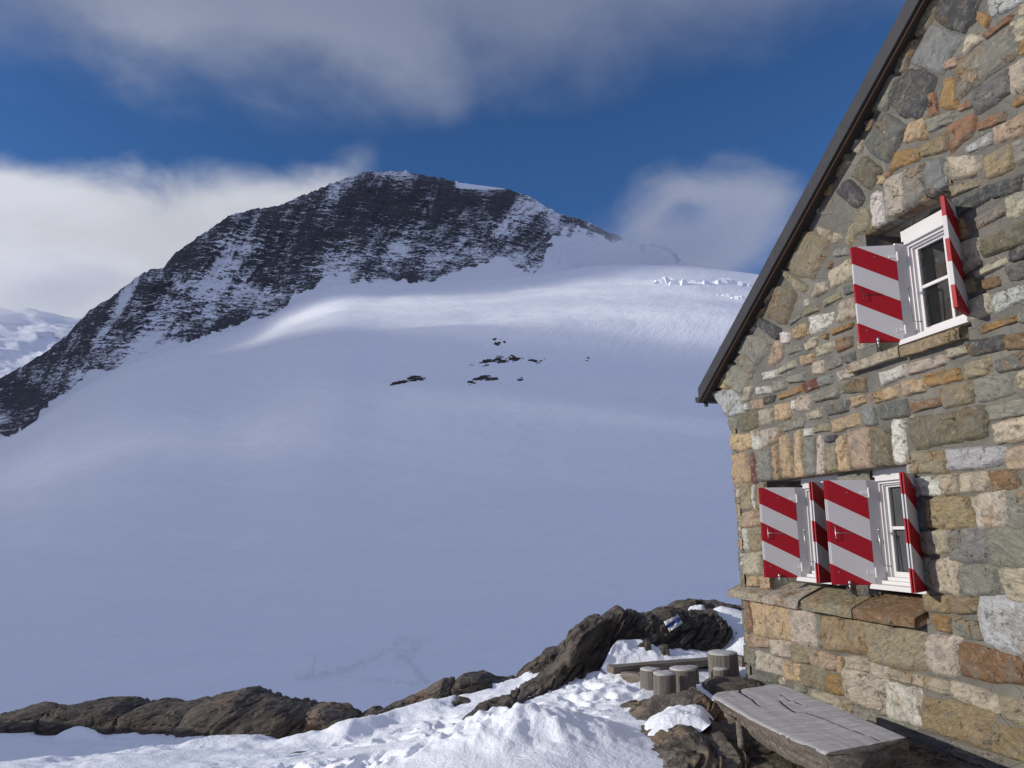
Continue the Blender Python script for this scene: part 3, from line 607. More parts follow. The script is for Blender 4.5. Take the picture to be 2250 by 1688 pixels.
def make_shutter(s, y, z0, ang, H, near, double):
    """one striped shutter leaf hinged at (s,y); local x runs from hinge to free edge"""
    b = MB(); w, t = .41, .034
    if double: b.box(0, w, -t / 2, -.003, 0, 1); b.box(0, w - .012, .003, t / 2, .0, 1); b.box(0.004, w - .018, -.003, .003, .004, .996)
    else: b.box(0, w, -t / 2, t / 2, 0, 1)
    o = b.build('shutter', M_SHUT, hut, bevel=.003, loc=(s, y, z0), rz=ang); o.scale = (1, 1, H)
    sd_ = 1                                            # face turned to the camera side (towards -s)
    yy = sd_ * (t / 2 + .003)
    for zz in (.1, .86):
        h = MB(); h.box(-.03, .07, min(0, yy), yy + sd_ * .002, zz, zz + .035); h.tube([(-.012, yy, zz - .03), (-.012, yy, zz + .065)], .010, 8); h.build('hinge', M_STEEL if near else M_WHITE, o)
    for zz in (.12, .88):
        for xx in (.06, .20, .34):
            h = MB(); h.tube([(xx, 0, zz), (xx, yy + sd_ * .004, zz)], .006, 8)
            if (xx + zz) % .3 > .05: h.build('bolt', M_STEEL, o)
    if not near:
        h = MB(); h.tube([(.345, yy, .56), (.345, yy + .018, .54), (.345, yy + .018, .44), (.345, yy, .42)], .004, 6); h.tube([(.345, yy, .49), (.16, yy, .485)], .0035, 6); h.build('latch', M_STEEL if double else M_BROWN, o, smooth=True)
        h = MB(); h.tube([(.25, yy + .012, -.06), (.25, yy + .012, .03)], .009, 8); h.tube([(.25, yy + .012, .0), (.25, yy + .012, .04)], .014, 8); h.tube([(.25, yy + .014, .018), (.25, yy - .02, .018)], .007, 6); h.build('hook', M_STEEL, o, smooth=True)
    return o
TILT = radians(90 - 18); TN = radians(90 + 44)
for (sf, sn, z0, z1, H, dbl, tf, tn) in ((7.92, 7.18, 1.40, 2.43, 1.03, True, 71, 115), (6.66, 5.93, 1.40, 2.43, 1.03, True, 71, 124), (5.92, 5.10, 3.69, 4.68, .97, False, 71, 122)):
    make_window(sf, sn, z0, z1)
    make_shutter(sf, -.07, z0, radians(tf), H, False, dbl)
    make_shutter(sn, -.04, z0, radians(tn), H, True, dbl)
# ------------------------------------------------------------------ glacier and mountain
AZ = np.array([-75, -60, -45, -37, -30, -25, -20, -15, -10, -5, 0, 3, 8, 13, 20, 40, 75], float)
RB = np.array([1500, 1450, 1450, 1500, 1650, 1750, 1850, 1900, 1940, 1950, 1950, 2050, 2400, 2650, 2300, 2200, 2200], float)
RC = np.array([1900, 1900, 1900, 1960, 2100, 2200, 2300, 2430, 2540, 2580, 2600, 2660, 2740, 2820, 2800, 2700, 2600], float)
SKY = [(-75, 2), (-60, 4), (-50, 6), (-42, 7.6), (-38, 8.6), (-35.22, 9.67), (-34.21, 10.47), (-33.01, 11.57), (-31.81, 13.09), (-30.54, 14.92), (-29.72, 15.59), (-29.26, 16.1), (-28.32, 17.08), (-27.61, 17.87), (-26.43, 18.33), (-25.71, 19.45), (-24.43, 20.65), (-23.6, 21.35), (-22.25, 22.53), (-21.4, 22.94), (-19.94, 23.42), (-18.73, 23.67), (-17.55, 24.4), (-16.77, 24.78), (-14.36, 25.94), (-12.23, 26.78), (-10.59, 27.07), (-9.33, 27.1), (-5.95, 26.8), (-4.36, 26.53), (-2.2, 26.35), (-0.49, 26.17), (0.83, 25.83), (2.34, 25.09), (3.65, 24.4), (6.03, 23.65), (8.22, 22.65), (10.38, 21.79), (12.83, 21.35), (13.68, 20.3), (15, 19.0), (16, 18.0), (20, 15.0), (30, 14), (75, 8)]
BASE = [(-75, 1), (-50, 3), (-38, 5.0), (-34.77, 5.74), (-33.09, 6.56), (-32.66, 7.96), (-31.25, 9.02), (-30.54, 10.19), (-28.75, 10.93), (-27.82, 11.9), (-27.05, 11.98), (-25.41, 13.02), (-24.07, 13.28), (-23.13, 13.83), (-21.5, 14.58), (-20.38, 15.11), (-19.36, 15.37), (-18.5, 15.88), (-17.77, 16.41), (-17.09, 17.38), (-15.56, 17.98), (-15.15, 18.61), (-11.65, 18.7), (-9.91, 18.9), (-6.61, 18.91), (-4.69, 19.73), (-3.81, 19.95), (-2.15, 20.46), (-1.04, 20.99), (0.93, 19.79), (2.41, 20.25), (2.79, 21.1), (3.36, 22.62), (5.08, 22.95), (7.83, 22.0), (10.01, 21.5), (12.47, 21.0), (13.5, 20.3), (16, 20.5), (20, 19), (75, 12)]
SKA, SKE = np.array(SKY).T; BSA, BSE = np.array(BASE).T
EB_A = np.array([-75, -50, -38, -34.8, -31, -28, -24, -20, -17, -14, -10, -5, 0, 4, 8, 13, 20, 30, 75], float)
EB_E = np.array([1, 3, 5.0, 5.8, 9.0, 11.2, 13.2, 15.0, 16.8, 18.2, 18.7, 19.2, 19.6, 20.0, 20.2, 19.9, 18.5, 16, 10], float)
GT = np.array([0, .035, .05, .082, .14, .2, .36, .51, .615, .77, .9, 1.0, 1.2]); GV = np.array([0, 0, 0, .0, .006, .022, .137, .322, .50, .70, .86, 1.0, 1.12])
def hermite(x, xp, fp):
    i = np.clip(np.searchsorted(xp, x) - 1, 0, len(xp) - 2); m = np.gradient(fp, xp)
    h = xp[i + 1] - xp[i]; t = np.clip((x - xp[i]) / h, 0, 1)
    return (2 * t**3 - 3 * t**2 + 1) * fp[i] + (t**3 - 2 * t**2 + t) * h * m[i] + (-2 * t**3 + 3 * t**2) * fp[i + 1] + (t**3 - t**2) * h * m[i + 1]
RBG = np.array([1500, 1450, 1450, 1500, 1650, 1750, 1850, 1900, 1940, 1950, 1970, 2000, 2050, 2080, 2100, 2150, 2200], float)
def glacier_h(az, r):
    rb = hermite(az, AZ, RBG); zb = rb * np.tan(np.radians(hermite(az, EB_A, EB_E)))
    z = -24 + (zb + 24) * hermite(r / rb, GT, GV)
    x, y = r * np.sin(np.radians(az)), r * np.cos(np.radians(az))
    a = sstep(r, 250, 1100)
    z = z + a * (11 * fbm(x / 330, y / 230, 0.3, 3, 21) + 2.8 * fbm(x / 80, y / 55, 0.9, 3, 22)) + 1.6 * fbm(x / 60, y / 40, .4, 3, 24) * sstep(r, 110, 260)
    # the long snow roll running up to the right, and the crevassed step on the right
    roll = np.exp(-((y - 1175 - 0.18 * x) / 75.0) ** 2) * sstep(x, -420, -120) * (1 - sstep(x, 120, 480))
    z = z + 13 * roll
    z = z + 0.5 * fbm(x / 16, y / 11, 0.1, 3, 23) * sstep(r, 300, 900)
    return z
def polar(az, r, z):
    return np.stack([r * np.sin(np.radians(az)), r * np.cos(np.radians(az)), z + EYE], -1)
na, nr = 620, 560
az = np.concatenate([np.linspace(-75, -38, 50, endpoint=False), np.linspace(-38, 30, na - 90), np.linspace(30, 75, 41)[1:]]); na = len(az)
t = np.linspace(0, 1, nr); rr_ = 34 * (1 / 34 * 2900) ** t
A, R = np.meshgrid(az, rr_, indexing='ij')
Z = glacier_h(A, R)
rbm = hermite(A, AZ, RBG); Z = np.where(R > rbm * 1.03, np.minimum(Z, glacier_h(A, rbm * 1.03) + (R - rbm * 1.03) * (.36 - .42 * sstep(A, 10, 20))), Z)
me = mesh('glacier', polar(A, R, Z).reshape(-1, 3), grid_faces(na, nr)[:, ::-1], [M_GLAC]); link('glacier', me, kind='structure')

# mountain: rock face with snow lying on its ledges
m, g, p = material('mountain_face'); M_MOUNT = m
o = g.pos(); rk = g.attr('rock').outputs['Fac']
n1 = g.noise(g.map(o, (0, 0, 0), (0.08, 0.2, 0), (0.032, 0.032, 0.11)), 1.0, 8, 0.68, 0.9)
n2 = g.noise(g.map(o, (5, 1, 2), (0, 0, 0), (0.13, 0.13, 0.24)), 1.0, 6, 0.66, 0.8)
n4 = g.noise(g.map(o, (8, 3, 1), (0.1, 0.5, 0), (0.10, 0.10, 0.16)), 1.0, 5, 0.7, 1.6)
k = g.m('ADD', rk, g.m('MULTIPLY', g.m('SUBTRACT', g.m('ADD', g.m('MULTIPLY', n1, 0.40), g.m('ADD', g.m('MULTIPLY', n2, 0.30), g.m('MULTIPLY', n4, 0.30))), 0.5), 3.4))
k = g.ss(k, 0.42, 0.58)
n3 = g.noise(o, 0.02, 5, 0.6)
rc = g.mix(n1, (0.036, 0.039, 0.049), (0.105, 0.104, 0.112)); rc = g.mix(g.ss(n3, .5, .7, 0, .5), rc, (0.085, 0.074, 0.068))  # rock paled and blued in its colour to stand for haze
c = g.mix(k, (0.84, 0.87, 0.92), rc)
setp(g, p, c, 0.8, g.bump(g.m('MULTIPLY_ADD', k, 0.8, n2), 0.8, 6.0)); p.inputs['Specular IOR Level'].default_value = 0.15
na, nv = 1180, 460
az = np.concatenate([np.linspace(-75, -38, 60, endpoint=False), np.linspace(-38, 15.4, na - 60)]); na = len(az)
vv = np.concatenate([np.linspace(-0.12, 1, nv - 30), 1 + np.linspace(0, 1.2, 31)[1:]])
A, Vv = np.meshgrid(az, vv, indexing='ij'); A1 = A[:, 0]
rb, rc_ = hermite(A, AZ, RB), hermite(A, AZ, RC)
crest = np.interp(A1, SKA, SKE); kk = np.ones(9) / 9; base = np.interp(A1, BSA, BSE)
jit = 0.21 * fbm(A1 * 1.7, 0 * A1, 3.3, 4, 31, 0.6) * sstep(A1, -40, -33) * (1 - sstep(A1, -4.8, -3.8) * (1 - sstep(A1, -0.8, 0.2))) + 0.09 * fbm(A1 * 5, 0 * A1, 5.3, 3, 32, 0.55, True) * (1 - sstep(A1, -5, -3))
ker = np.hanning(31); ker /= ker.sum(); smo = np.convolve(np.pad(crest, 15, 'edge'), ker, 'valid'); zc = (rc_ * np.tan(np.radians(smo))[:, None]); zc = np.maximum(zc, rb * np.tan(np.radians(hermite(A, EB_A, EB_E))) + 2); zj = (rc_ * (np.tan(np.radians(crest + jit)) - np.tan(np.radians(smo)))[:, None]); zb = rb * np.tan(np.radians(hermite(A, EB_A, EB_E)))
vc = np.clip(Vv, -1, 1)
R = rb + (rc_ - rb) * vc; w = np.clip(vc, 0, 1)
Z = zb + (zc - zb) * (0.80 * vc + 0.20 * np.sign(vc) * np.abs(vc) ** 2.2)
Z = Z + zj * w ** 9; back = np.clip(Vv - 1, 0, None); R = R + back * 900; Z = Z - back * (0.6 * (zc + 100))
x, y = R * np.sin(np.radians(A)), R * np.cos(np.radians(A))
amp = (np.clip(w, 0, 1) ** 0.6) * (1 - w ** 7) * (back == 0)
span = np.clip((zc - zb) / 450, 0.15, 1.0)
# ribs and couloirs run down the face, slanting; ledges run across it
sk = A + 3.2 * (1 - w)
slope_r = fbm(sk * 0.34, w * 1.3, 0.5, 3, 41, 0.5, True); slope_f = fbm(sk * 1.1 + 0.5 * slope_r, w * 5.0, 1.5, 4, 42, 0.6)
led = fbm(x / 85, y / 85, Z / 38 + 0.8 * slope_r, 4, 43, 0.62); tiny = fbm(x / 26, y / 26, Z / 12, 3, 44, 0.6)
push = span * amp * (80 * slope_r + 26 * slope_f + 20 * led + 8 * tiny)          # towards the valley
R2 = R - push * 0.75; Z2 = Z + push * 0.10 + span * amp * 9 * np.abs(led) - 350 * sstep(A, 13.9, 15.2)
P = polar(A, R2, Z2)
du = np.gradient(P, axis=0); dv = np.gradient(P, axis=1); nrm = np.cross(dv, du); nrm /= np.linalg.norm(nrm, axis=-1, keepdims=True) + 1e-9
nz = np.abs(nrm[..., 2])
E_ = np.degrees(np.arctan2(Z2, R2)); bE = np.interp(A, BSA, BSE)
lowf = fbm(A * 0.35, E_ * 0.5, 7.7, 4, 51)
coul = fbm(sk * 0.9 + .4 * slope_r, w * 1.1, 9.5, 3, 46, 0.6)
rock = 0.50 + 0.62 * (0.60 - nz) + 0.36 * lowf + 0.12 * slope_f + 0.22 * slope_r + 0.27 * coul * sstep(w, .15, .5)
rock += 0.08 * sstep(E_, bE + 1.4, bE + 0.1) * (A < -15) + 0.14 * sstep(A, -28, -33)           # bare lower edge and end of the ridge
rock += 0.09 * np.exp(-(((A + 7) / 8) ** 2 + ((E_ - 25.3) / 1.5) ** 2))                          # dark summit wall
rock -= 0.30 * np.exp(-(((A + 24) / 4) ** 2 + ((E_ - 17.6) / 0.7) ** 2)) + 0.08 * np.exp(-(((A + 3) / 5) ** 2 + ((E_ - 21.0) / 0.8) ** 2))
rock -= 0.15 * sstep(A, -2, 3) * sstep(E_, 21.5, 23.5) * (1 - sstep(A, 6, 8)) * .6
edge = sstep(E_ - bE + (0.45 + .8 * sstep(A, .5, 2.5)) * fbm(A * 2.2, E_ * 2.2, 1.1, 4, 52), -0.05, 0.30)
rock = rock * edge - 0.8 * (1 - edge)
cE = np.interp(A, SKA, SKE); rock += 0.28 * np.exp(-((cE - E_ - .25) / .35) ** 2) * sstep(A, 3, 4.5)
rim = sstep(A, -4.9, -4.2) * (1 - sstep(A, -0.9, -0.2)) * sstep(E_, 26.0, 26.4); rock -= 1.2 * rim
rock -= (back > 0) * 0.5 + 2.0 * sstep(A, 13.2, 14.2)
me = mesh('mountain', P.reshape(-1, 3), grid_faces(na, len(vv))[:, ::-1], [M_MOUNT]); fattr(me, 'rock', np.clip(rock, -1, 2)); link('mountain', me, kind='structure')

# snow slopes far behind the ridge on the left
na, nr = 260, 160
A, T = np.meshgrid(np.linspace(-62, -22, na), np.linspace(0, 1, nr), indexing='ij')
R = 3600 + 2600 * T; x, y = R * np.sin(np.radians(A)), R * np.cos(np.radians(A))
e = 6.0 + 8.6 * T ** 0.9 + 1.2 * fbm(A * 0.12, T * 2, 0.2, 3, 61)
Z = R * np.tan(np.radians(e)) + 40 * fbm(x / 400, y / 400, 0, 5, 62, 0.55, True)
P = polar(A, R, Z)
rk_ = 0.12 + 0.75 * fbm(x / 320, y / 700, Z / 150, 4, 63) + 0.15 * fbm(x / 60, y / 60, Z / 25, 3, 64)
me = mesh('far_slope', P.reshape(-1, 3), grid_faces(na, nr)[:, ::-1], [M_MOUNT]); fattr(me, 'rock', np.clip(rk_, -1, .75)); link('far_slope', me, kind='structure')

# rock islands in the glacier
gl_at = lambda x, y: glacier_h(np.degrees(np.arctan2(x, y)), np.hypot(x, y)) + EYE
def hit_glacier(px, py):
    r = ray(px * 1.0172, py * 1.0172); ts = np.geomspace(120, 1900, 1500); P = r[None] * ts[:, None] + np.array([0, 0, EYE])
    d_ = P[:, 2] - gl_at(P[:, 0], P[:, 1]); i = np.argmax(d_ < 0) if (d_ < 0).any() else 800 + np.argmin(d_[800:]); return P[i]
M_ISLE = rock_material('island_rock', (0, 0.2, 0.0), 0.2, tint=0.45)
ISL = [('jagged dark rock island in the glacier, lowest and leftmost of the cluster', [(832, 838), (860, 828), (885, 820), (925, 820)], 8),
       ('jagged dark rock island in the glacier, below the long thin broken rock band', [(1000, 832), (1022, 826), (1048, 817), (1072, 822), (1088, 834)], 9),
       ('tiny dark rock in the glacier right of the lower jagged island', [(1116, 823), (1131, 821)], 4),
       ('long thin broken dark rock band across the glacier, widest of the cluster', [(994, 795), (1030, 789), (1068, 779), (1090, 775), (1115, 779), (1150, 777), (1190, 779)], 7),
       ('small dark rock island highest on the glacier slope', [(1058, 743), (1080, 738), (1096, 739)], 6),
       ('tiny dark rock far right on the glacier slope, apart from the cluster', [(1260, 777), (1279, 777)], 3)]
for i, (lab, pts, hh) in enumerate(ISL):
    W_ = np.array([hit_glacier(*q) for q in pts]); seg = np.concatenate([[0], np.cumsum(np.linalg.norm(np.diff(W_, axis=0), axis=1))]); L = seg[-1]
    nu, nv = max(30, int(L / 1.1)), 34
    U, Vt = np.meshgrid(np.linspace(-.06, 1.06, nu), np.linspace(-1, 1, nv), indexing='ij')
    cx = np.interp(U * L, seg, W_[:, 0]) + (U > 1) * (U - 1) * L; cy = np.interp(U * L, seg, W_[:, 1])
    wd = 9 + hh * 1.7
    x = cx + 3 * fbm(U * 6, Vt * 2, i, 2, 3); y = cy + Vt * wd
    n = fbm(x / 11, y / 8, i * 3.1, 4, 71, 0.6); fall = (1 - np.abs(Vt) ** 2.0) * np.clip(1 - (np.abs(U - .5) / .56) ** 4, 0, 1)
    n2_ = fbm(x / 5, y / 2.6, i * 1.7, 4, 75, .6); z = gl_at(x, y) - 2.6 + fall * (2.1 + hh * 0.62 * (n + 0.12) + 2.0 * n2_) + 0.8 * fbm(x / 2.5, y / 2.5, 1, 3, 72) * fall
    me = mesh('rock_island', np.stack([x, y, z], -1).reshape(-1, 3), grid_faces(nu, nv), [M_ISLE], smooth=False)
    link('rock_island', me, label=lab, cat='rock', group='dark rock islands in the glacier')

# seracs on the glacier's upper edge at right
rng = np.random.default_rng(5); M_ICE = snow_material('serac_ice', 0.1, 0.5)
SER = [(1418, 604, 20, 7), (1440, 601, 26, 11), (1462, 607, 22, 9), (1484, 604, 22, 8), (1520, 606, 24, 9), (1548, 605, 20, 10), (1572, 602, 26, 12), (1600, 607, 24, 10), (1625, 612, 22, 8), (1560, 632, 16, 5), (1590, 638, 18, 5)]
SLAB = ['leftmost serac block at the upper edge of the glacier', 'tall cracked serac second from the left on the glacier edge', 'serac block in the left group with a shaded notch', 'last serac of the left group on the glacier edge', 'serac between the two groups on the glacier skyline', 'pointed serac starting the right group on the glacier skyline', 'tallest white serac on the glacier skyline left of the roof edge', 'broad serac on the glacier skyline near the hut roof', 'lowest serac on the glacier skyline beside the hut roof', 'small isolated serac block below the glacier skyline', 'small serac block below the skyline nearest the roof edge']
for (px, py, w_, h_), lab in zip(SER, SLAB):
    p0 = hit_glacier(px, py + 7); w_ *= .75; h_ *= .8; n_ = 10; V = []; F = []                # broken, leaning ice blocks on one base
    for k in range(3):
        cx_, cy_ = p0[0] + (k - 1) * w_ * .75 + rng.normal(0, 2), p0[1] + rng.normal(0, 5); hw, hd, hh_ = w_ * rng.uniform(.35, .6), w_ * rng.uniform(.4, .8), h_ * rng.uniform(.45, 1.0)
        ya = rng.uniform(-.5, .5); b = len(V); lx, ly = rng.normal(0, .35) * hh_, rng.normal(0, .2) * hh_
        A_, B_ = np.meshgrid(np.linspace(-1, 1, n_), np.linspace(-1, 1, n_), indexing='ij'); m_ = np.maximum(np.abs(A_), np.abs(B_))
        up = np.clip((1 - m_) / .28, 0, 1) ** .7
        ex, ey = A_ * hw * (1.25 - .35 * up), B_ * hd * (1.25 - .35 * up)
        x = cx_ + ex * cos(ya) - ey * sin(ya) + lx * up; y = cy_ + ex * sin(ya) + ey * cos(ya) + ly * up
        z = p0[2] - 12 + (12 + hh_ * (1 + .35 * fbm(A_ * 1.2 + px, B_ * 1.2, k, 3, 81) + .25 * A_ * rng.normal())) * up
        V += list(zip(x.ravel(), y.ravel(), z.ravel())); F += [tuple(f + b) for f in grid_faces(n_, n_)]
    me = mesh('serac', np.array(V), F, [M_ICE], smooth=False); link('serac', me, label=lab, cat='serac', group='seracs at the glacier edge')

# trampled snow on the glacier floor: footprints thrown up as little clods
rng = np.random.default_rng(8); V = []; F = []
def clod(px, py):
    p0 = hit_glacier(px, py); r0 = rng.uniform(.25, .55); b = len(V); n = 6
    V.append((p0[0], p0[1], p0[2] + rng.uniform(.25, .7)))
    for k in range(n):
        a = 2 * pi * k / n; V.append((p0[0] + r0 * cos(a) * rng.uniform(.7, 1.3), p0[1] + 1.3 * r0 * sin(a) * rng.uniform(.7, 1.3), p0[2] - .12))
    F.extend([(b, b + 1 + k, b + 1 + (k + 1) % n) for k in range(n)])
def P_(a, b_): return (a * .5199 / 1.0172, (1250 + b_ * .5199) / 1.0172)
for _ in range(190): a = rng.uniform(0, 2 * pi); q = rng.uniform(0, 1) ** .5; clod(*P_(1722 + 62 * q * cos(a) - 6, 340 + 55 * q * sin(a)))
for _ in range(120): t = rng.random(); clod(*P_(1720 + 85 * t + rng.normal(0, 10), 385 + 110 * t))
for _ in range(190): t = rng.random(); clod(*P_(1290 + 350 * t + rng.normal(0, 8), 465 - 120 * t + 25 * sin(3 * t) + rng.normal(0, 9)))
for _ in range(35): t = rng.random(); clod(*P_(1320 + 12 * t, 440 - 80 * t + rng.normal(0, 3)))
for _ in range(40): t = rng.random(); clod(*P_(1245 + 80 * t, 460 + 12 * sin(5 * t) + rng.normal(0, 4)))
for _ in range(45): t = rng.random(); clod(*P_(1440 + 330 * t, 458 + 38 * t + rng.normal(0, 3)))
for _ in range(34): t = rng.random(); clod(*P_(1740 + 90 * t, 320 + rng.normal(0, 20)))
me = mesh('trampled_snow', np.array(V), F, [M_GLAC], smooth=True); link('trampled_snow', me, kind='stuff')
# ------------------------------------------------------------------ snow ground on the spur
GP = [(0, 1659, -2.40), (300, 1659, -2.30), (600, 1659, -2.12), (800, 1659, -1.98), (950, 1659, -1.84), (1100, 1659, -1.78), (1330, 1659, -1.80), (1600, 1659, -1.86), (2000, 1659, -1.86),
      (0, 1592, -2.78), (200, 1585, -2.72), (430, 1588, -2.66), (640, 1594, -2.60), (780, 1582, -2.54), (860, 1540, -2.42), (1000, 1506, -2.30), (1110, 1476, -2.20),
      (1104, 1546, -2.04), (1158, 1517, -2.00), (1241, 1478, -1.95), (1282, 1456, -1.89), (1330, 1400, -1.76), (1400, 1400, -1.76), (1500, 1420, -1.80), (1560, 1400, -1.70), (1600, 1330, -1.42), (1560, 1310, -1.20), (1450, 1480, -1.87), (1620, 1480, -1.87), (1540, 1470, -1.86), (1380, 1500, -1.87), (1250, 1500, -1.92), (1180, 1540, -1.93), (1340, 1540, -1.88), (1050, 1560, -1.98), (900, 1590, -2.16), (700, 1620, -2.28), (500, 1625, -2.38), (200, 1625, -2.52)]
gx = np.array([at_h(a * 1.0172, b * 1.0172, h) for a, b, h in GP])
extra = np.array([(4, 6, .02), (5, 4, .05), (2, 3, .05), (-2, 3, .0), (-6, 4, -.3), (-9, 7, -.9), (0, -3, .1), (6, 0, .1), (-6, -2, -.1), (3.4, 11.6, .30), (5, 12, .4), (-9, 11, -1.1)])
gpt = np.concatenate([gx, extra]); scx = 1.0
d2 = np.linalg.norm(gpt[:, None, :2] - gpt[None, :, :2], axis=-1)
wts = np.linalg.solve(np.block([[d2 + 0.10 * np.eye(len(gpt)), np.c_[np.ones(len(gpt)), gpt[:, :2]]], [np.r_[np.ones((1, len(gpt))), gpt[:, :2].T], np.zeros((3, 3))]]), np.r_[gpt[:, 2], 0, 0, 0])
def ground0(x, y):
    x = np.asarray(x, float); y = np.asarray(y, float); r = wts[-3] + wts[-2] * x + wts[-1] * y
    for (a, b, _), w in zip(gpt, wts[:-3]): r = r + w * np.hypot(x - a, y - b)
    return r
RL = np.array([at_h(a * 1.0172, b * 1.0172, h) for a, b, h in ((-300, 1592, -2.85), (0, 1592, -2.78), (200, 1585, -2.72), (430, 1588, -2.66), (640, 1594, -2.60), (780, 1582, -2.54), (860, 1540, -2.42), (1000, 1506, -2.30), (1110, 1476, -2.20))] + [np.array([.6, 12.4, 0]), np.array([2, 13.0, 0]), np.array([5, 14, 0])])
RIDGE_Y = lambda x: np.interp(x, RL[:, 0], RL[:, 1]) + .30
def on_ridge(px, py, back=.30):
    r = ray(px, py); Y = 11.0
    for _ in range(30): Y = .5 * Y + .5 * (float(RIDGE_Y(r[0] / r[1] * Y)) + back)
    return Y
# shovelled pile in the middle foreground
PILE = at_h(1130 * 1.0172, 1600 * 1.0172, -1.80)
def ground(x, y, fine=True):
    z = ground0(x, y)
    cut = np.clip(y - RIDGE_Y(x), 0, None); z = z - 0.9 * cut - .03 * cut ** 2
    dxp = (x - PILE[0]) / 0.95; dyp = (y - PILE[1] - .1) / 0.62
    pile = 0.27 * np.exp(-(dxp ** 2 + dyp ** 2) ** 1.4)
    z = z + pile + 2.1 * np.exp(-((x + 9.4) / 1.3) ** 2 - ((y - 9.3) / 1.8) ** 2)      # unseen snow mound added beyond the left edge to shade the foreground
    z = z + .30 * np.clip(fbm(x * .85, 0 * x, 4, 2, 97) + .05, 0, 1) * np.exp(-((y - RIDGE_Y(x) + .75) / .38) ** 2) * (x < -.8)
    if fine:
        st = np.clip(1 - np.abs(y - 7) / 9, .25, 1)
        tr = sstep(fbm(x * .5, y * .5, 3, 2, 95), -.25, .25)                      # trodden and smooth patches
        z = z + .045 * fbm(x * 1.1, y * 1.1, 0, 3, 91) + (.012 + .030 * tr) * fbm(x * 3.6, y * 3.6, 0, 2, 92) + (.005 + .013 * tr) * fbm(x * 11, y * 11, 0, 3, 93, .5) \
            + pile * (.36 * fbm(x * 4, y * 4, 0, 3, 94, .5) + .11 * fbm(x * 16, y * 16, 0, 3, 96, .6))
    return z
na, nr = 760, 620
A, R = np.meshgrid(np.linspace(-62, 62, na), 2.2 * (46 / 2.2) ** np.linspace(0, 1, nr), indexing='ij')
x, y = R * np.sin(np.radians(A)), R * np.cos(np.radians(A))
z = ground(x, y); z = np.maximum(z, -30)
# footprints trodden into the snow
rng = np.random.default_rng(3)
for px, py, n_, sx, sy in ((1300, 1490, 46, 150, 34), (1130, 1560, 40, 260, 25), (650, 1640, 50, 420, 22), (900, 1540, 24, 120, 26), (1420, 1440, 14, 60, 14)):
    for _ in range(n_):
        q = at_h((px + rng.normal(0, sx * .6)) * 1.0172, (py + rng.normal(0, sy * .6)) * 1.0172, -2.0); a = rng.uniform(0, pi); k = rng.uniform(.7, 1.1)
        sel = (np.abs(x - q[0]) < .5) & (np.abs(y - q[1]) < .5)
        ex, ey = x[sel] - q[0], y[sel] - q[1]; u_ = (ex * cos(a) + ey * sin(a)) / (.17 * k); v_ = (-ex * sin(a) + ey * cos(a)) / (.075 * k); d_ = u_ * u_ + v_ * v_
        z[sel] += -.055 * k * np.exp(-d_ ** 2) + .014 * np.exp(-(np.sqrt(d_) - 1.45) ** 2 / .12)
me = mesh('snow_ground', np.stack([x, y, z], -1).reshape(-1, 3), grid_faces(na, nr)[:, ::-1], [M_SNOW]); link('snow_ground', me, kind='structure')
n_ = 40                                                              # the ground goes on behind the camera
A, B = np.meshgrid(np.linspace(-18, 18, n_), np.linspace(-16, 2.6, n_), indexing='ij')
me = mesh('snow_terrace', np.stack([A, B, ground0(A, np.maximum(B, 1)) - .05 - .25 * np.clip(np.abs(A) - 8, 0, 9) - .2 * np.clip(-B - 6, 0, 9)], -1).reshape(-1, 3), grid_faces(n_, n_), [M_SNOW]); link('snow_terrace', me, kind='structure')

# bare trodden stone along the foot of the wall and under the table
A, B = np.meshgrid(np.linspace(0, 1, 150), np.linspace(0, 1, 190), indexing='ij')
yy = 1.5 + 7.7 * B; x0_ = np.interp(yy, [1.5, 4, 6, 7.5, 8.4, 9.2], [1.2, 1.45, 1.75, 1.75, 2.0, 2.6]) + .12 * fbm(yy * 1.5, 0 * yy, 2, 3, 98); x1_ = (5.02 - .2062 * yy) / .9785
xx = x0_ + (x1_ - x0_) * A
zz = ground(xx, yy, False) + .09 * np.clip(np.minimum(A, .5) * 12, 0, 1) - .05 + .05 * fbm(xx * 2, yy * 2, 0, 4, 97, .6) + .02 * fbm(xx * 9, yy * 9, 0, 3, 99)
me = mesh('rocky_ground', np.stack([xx, yy, zz], -1).reshape(-1, 3), grid_faces(150, 190), [M_ROCK]); link('rocky_ground', me, kind='structure')

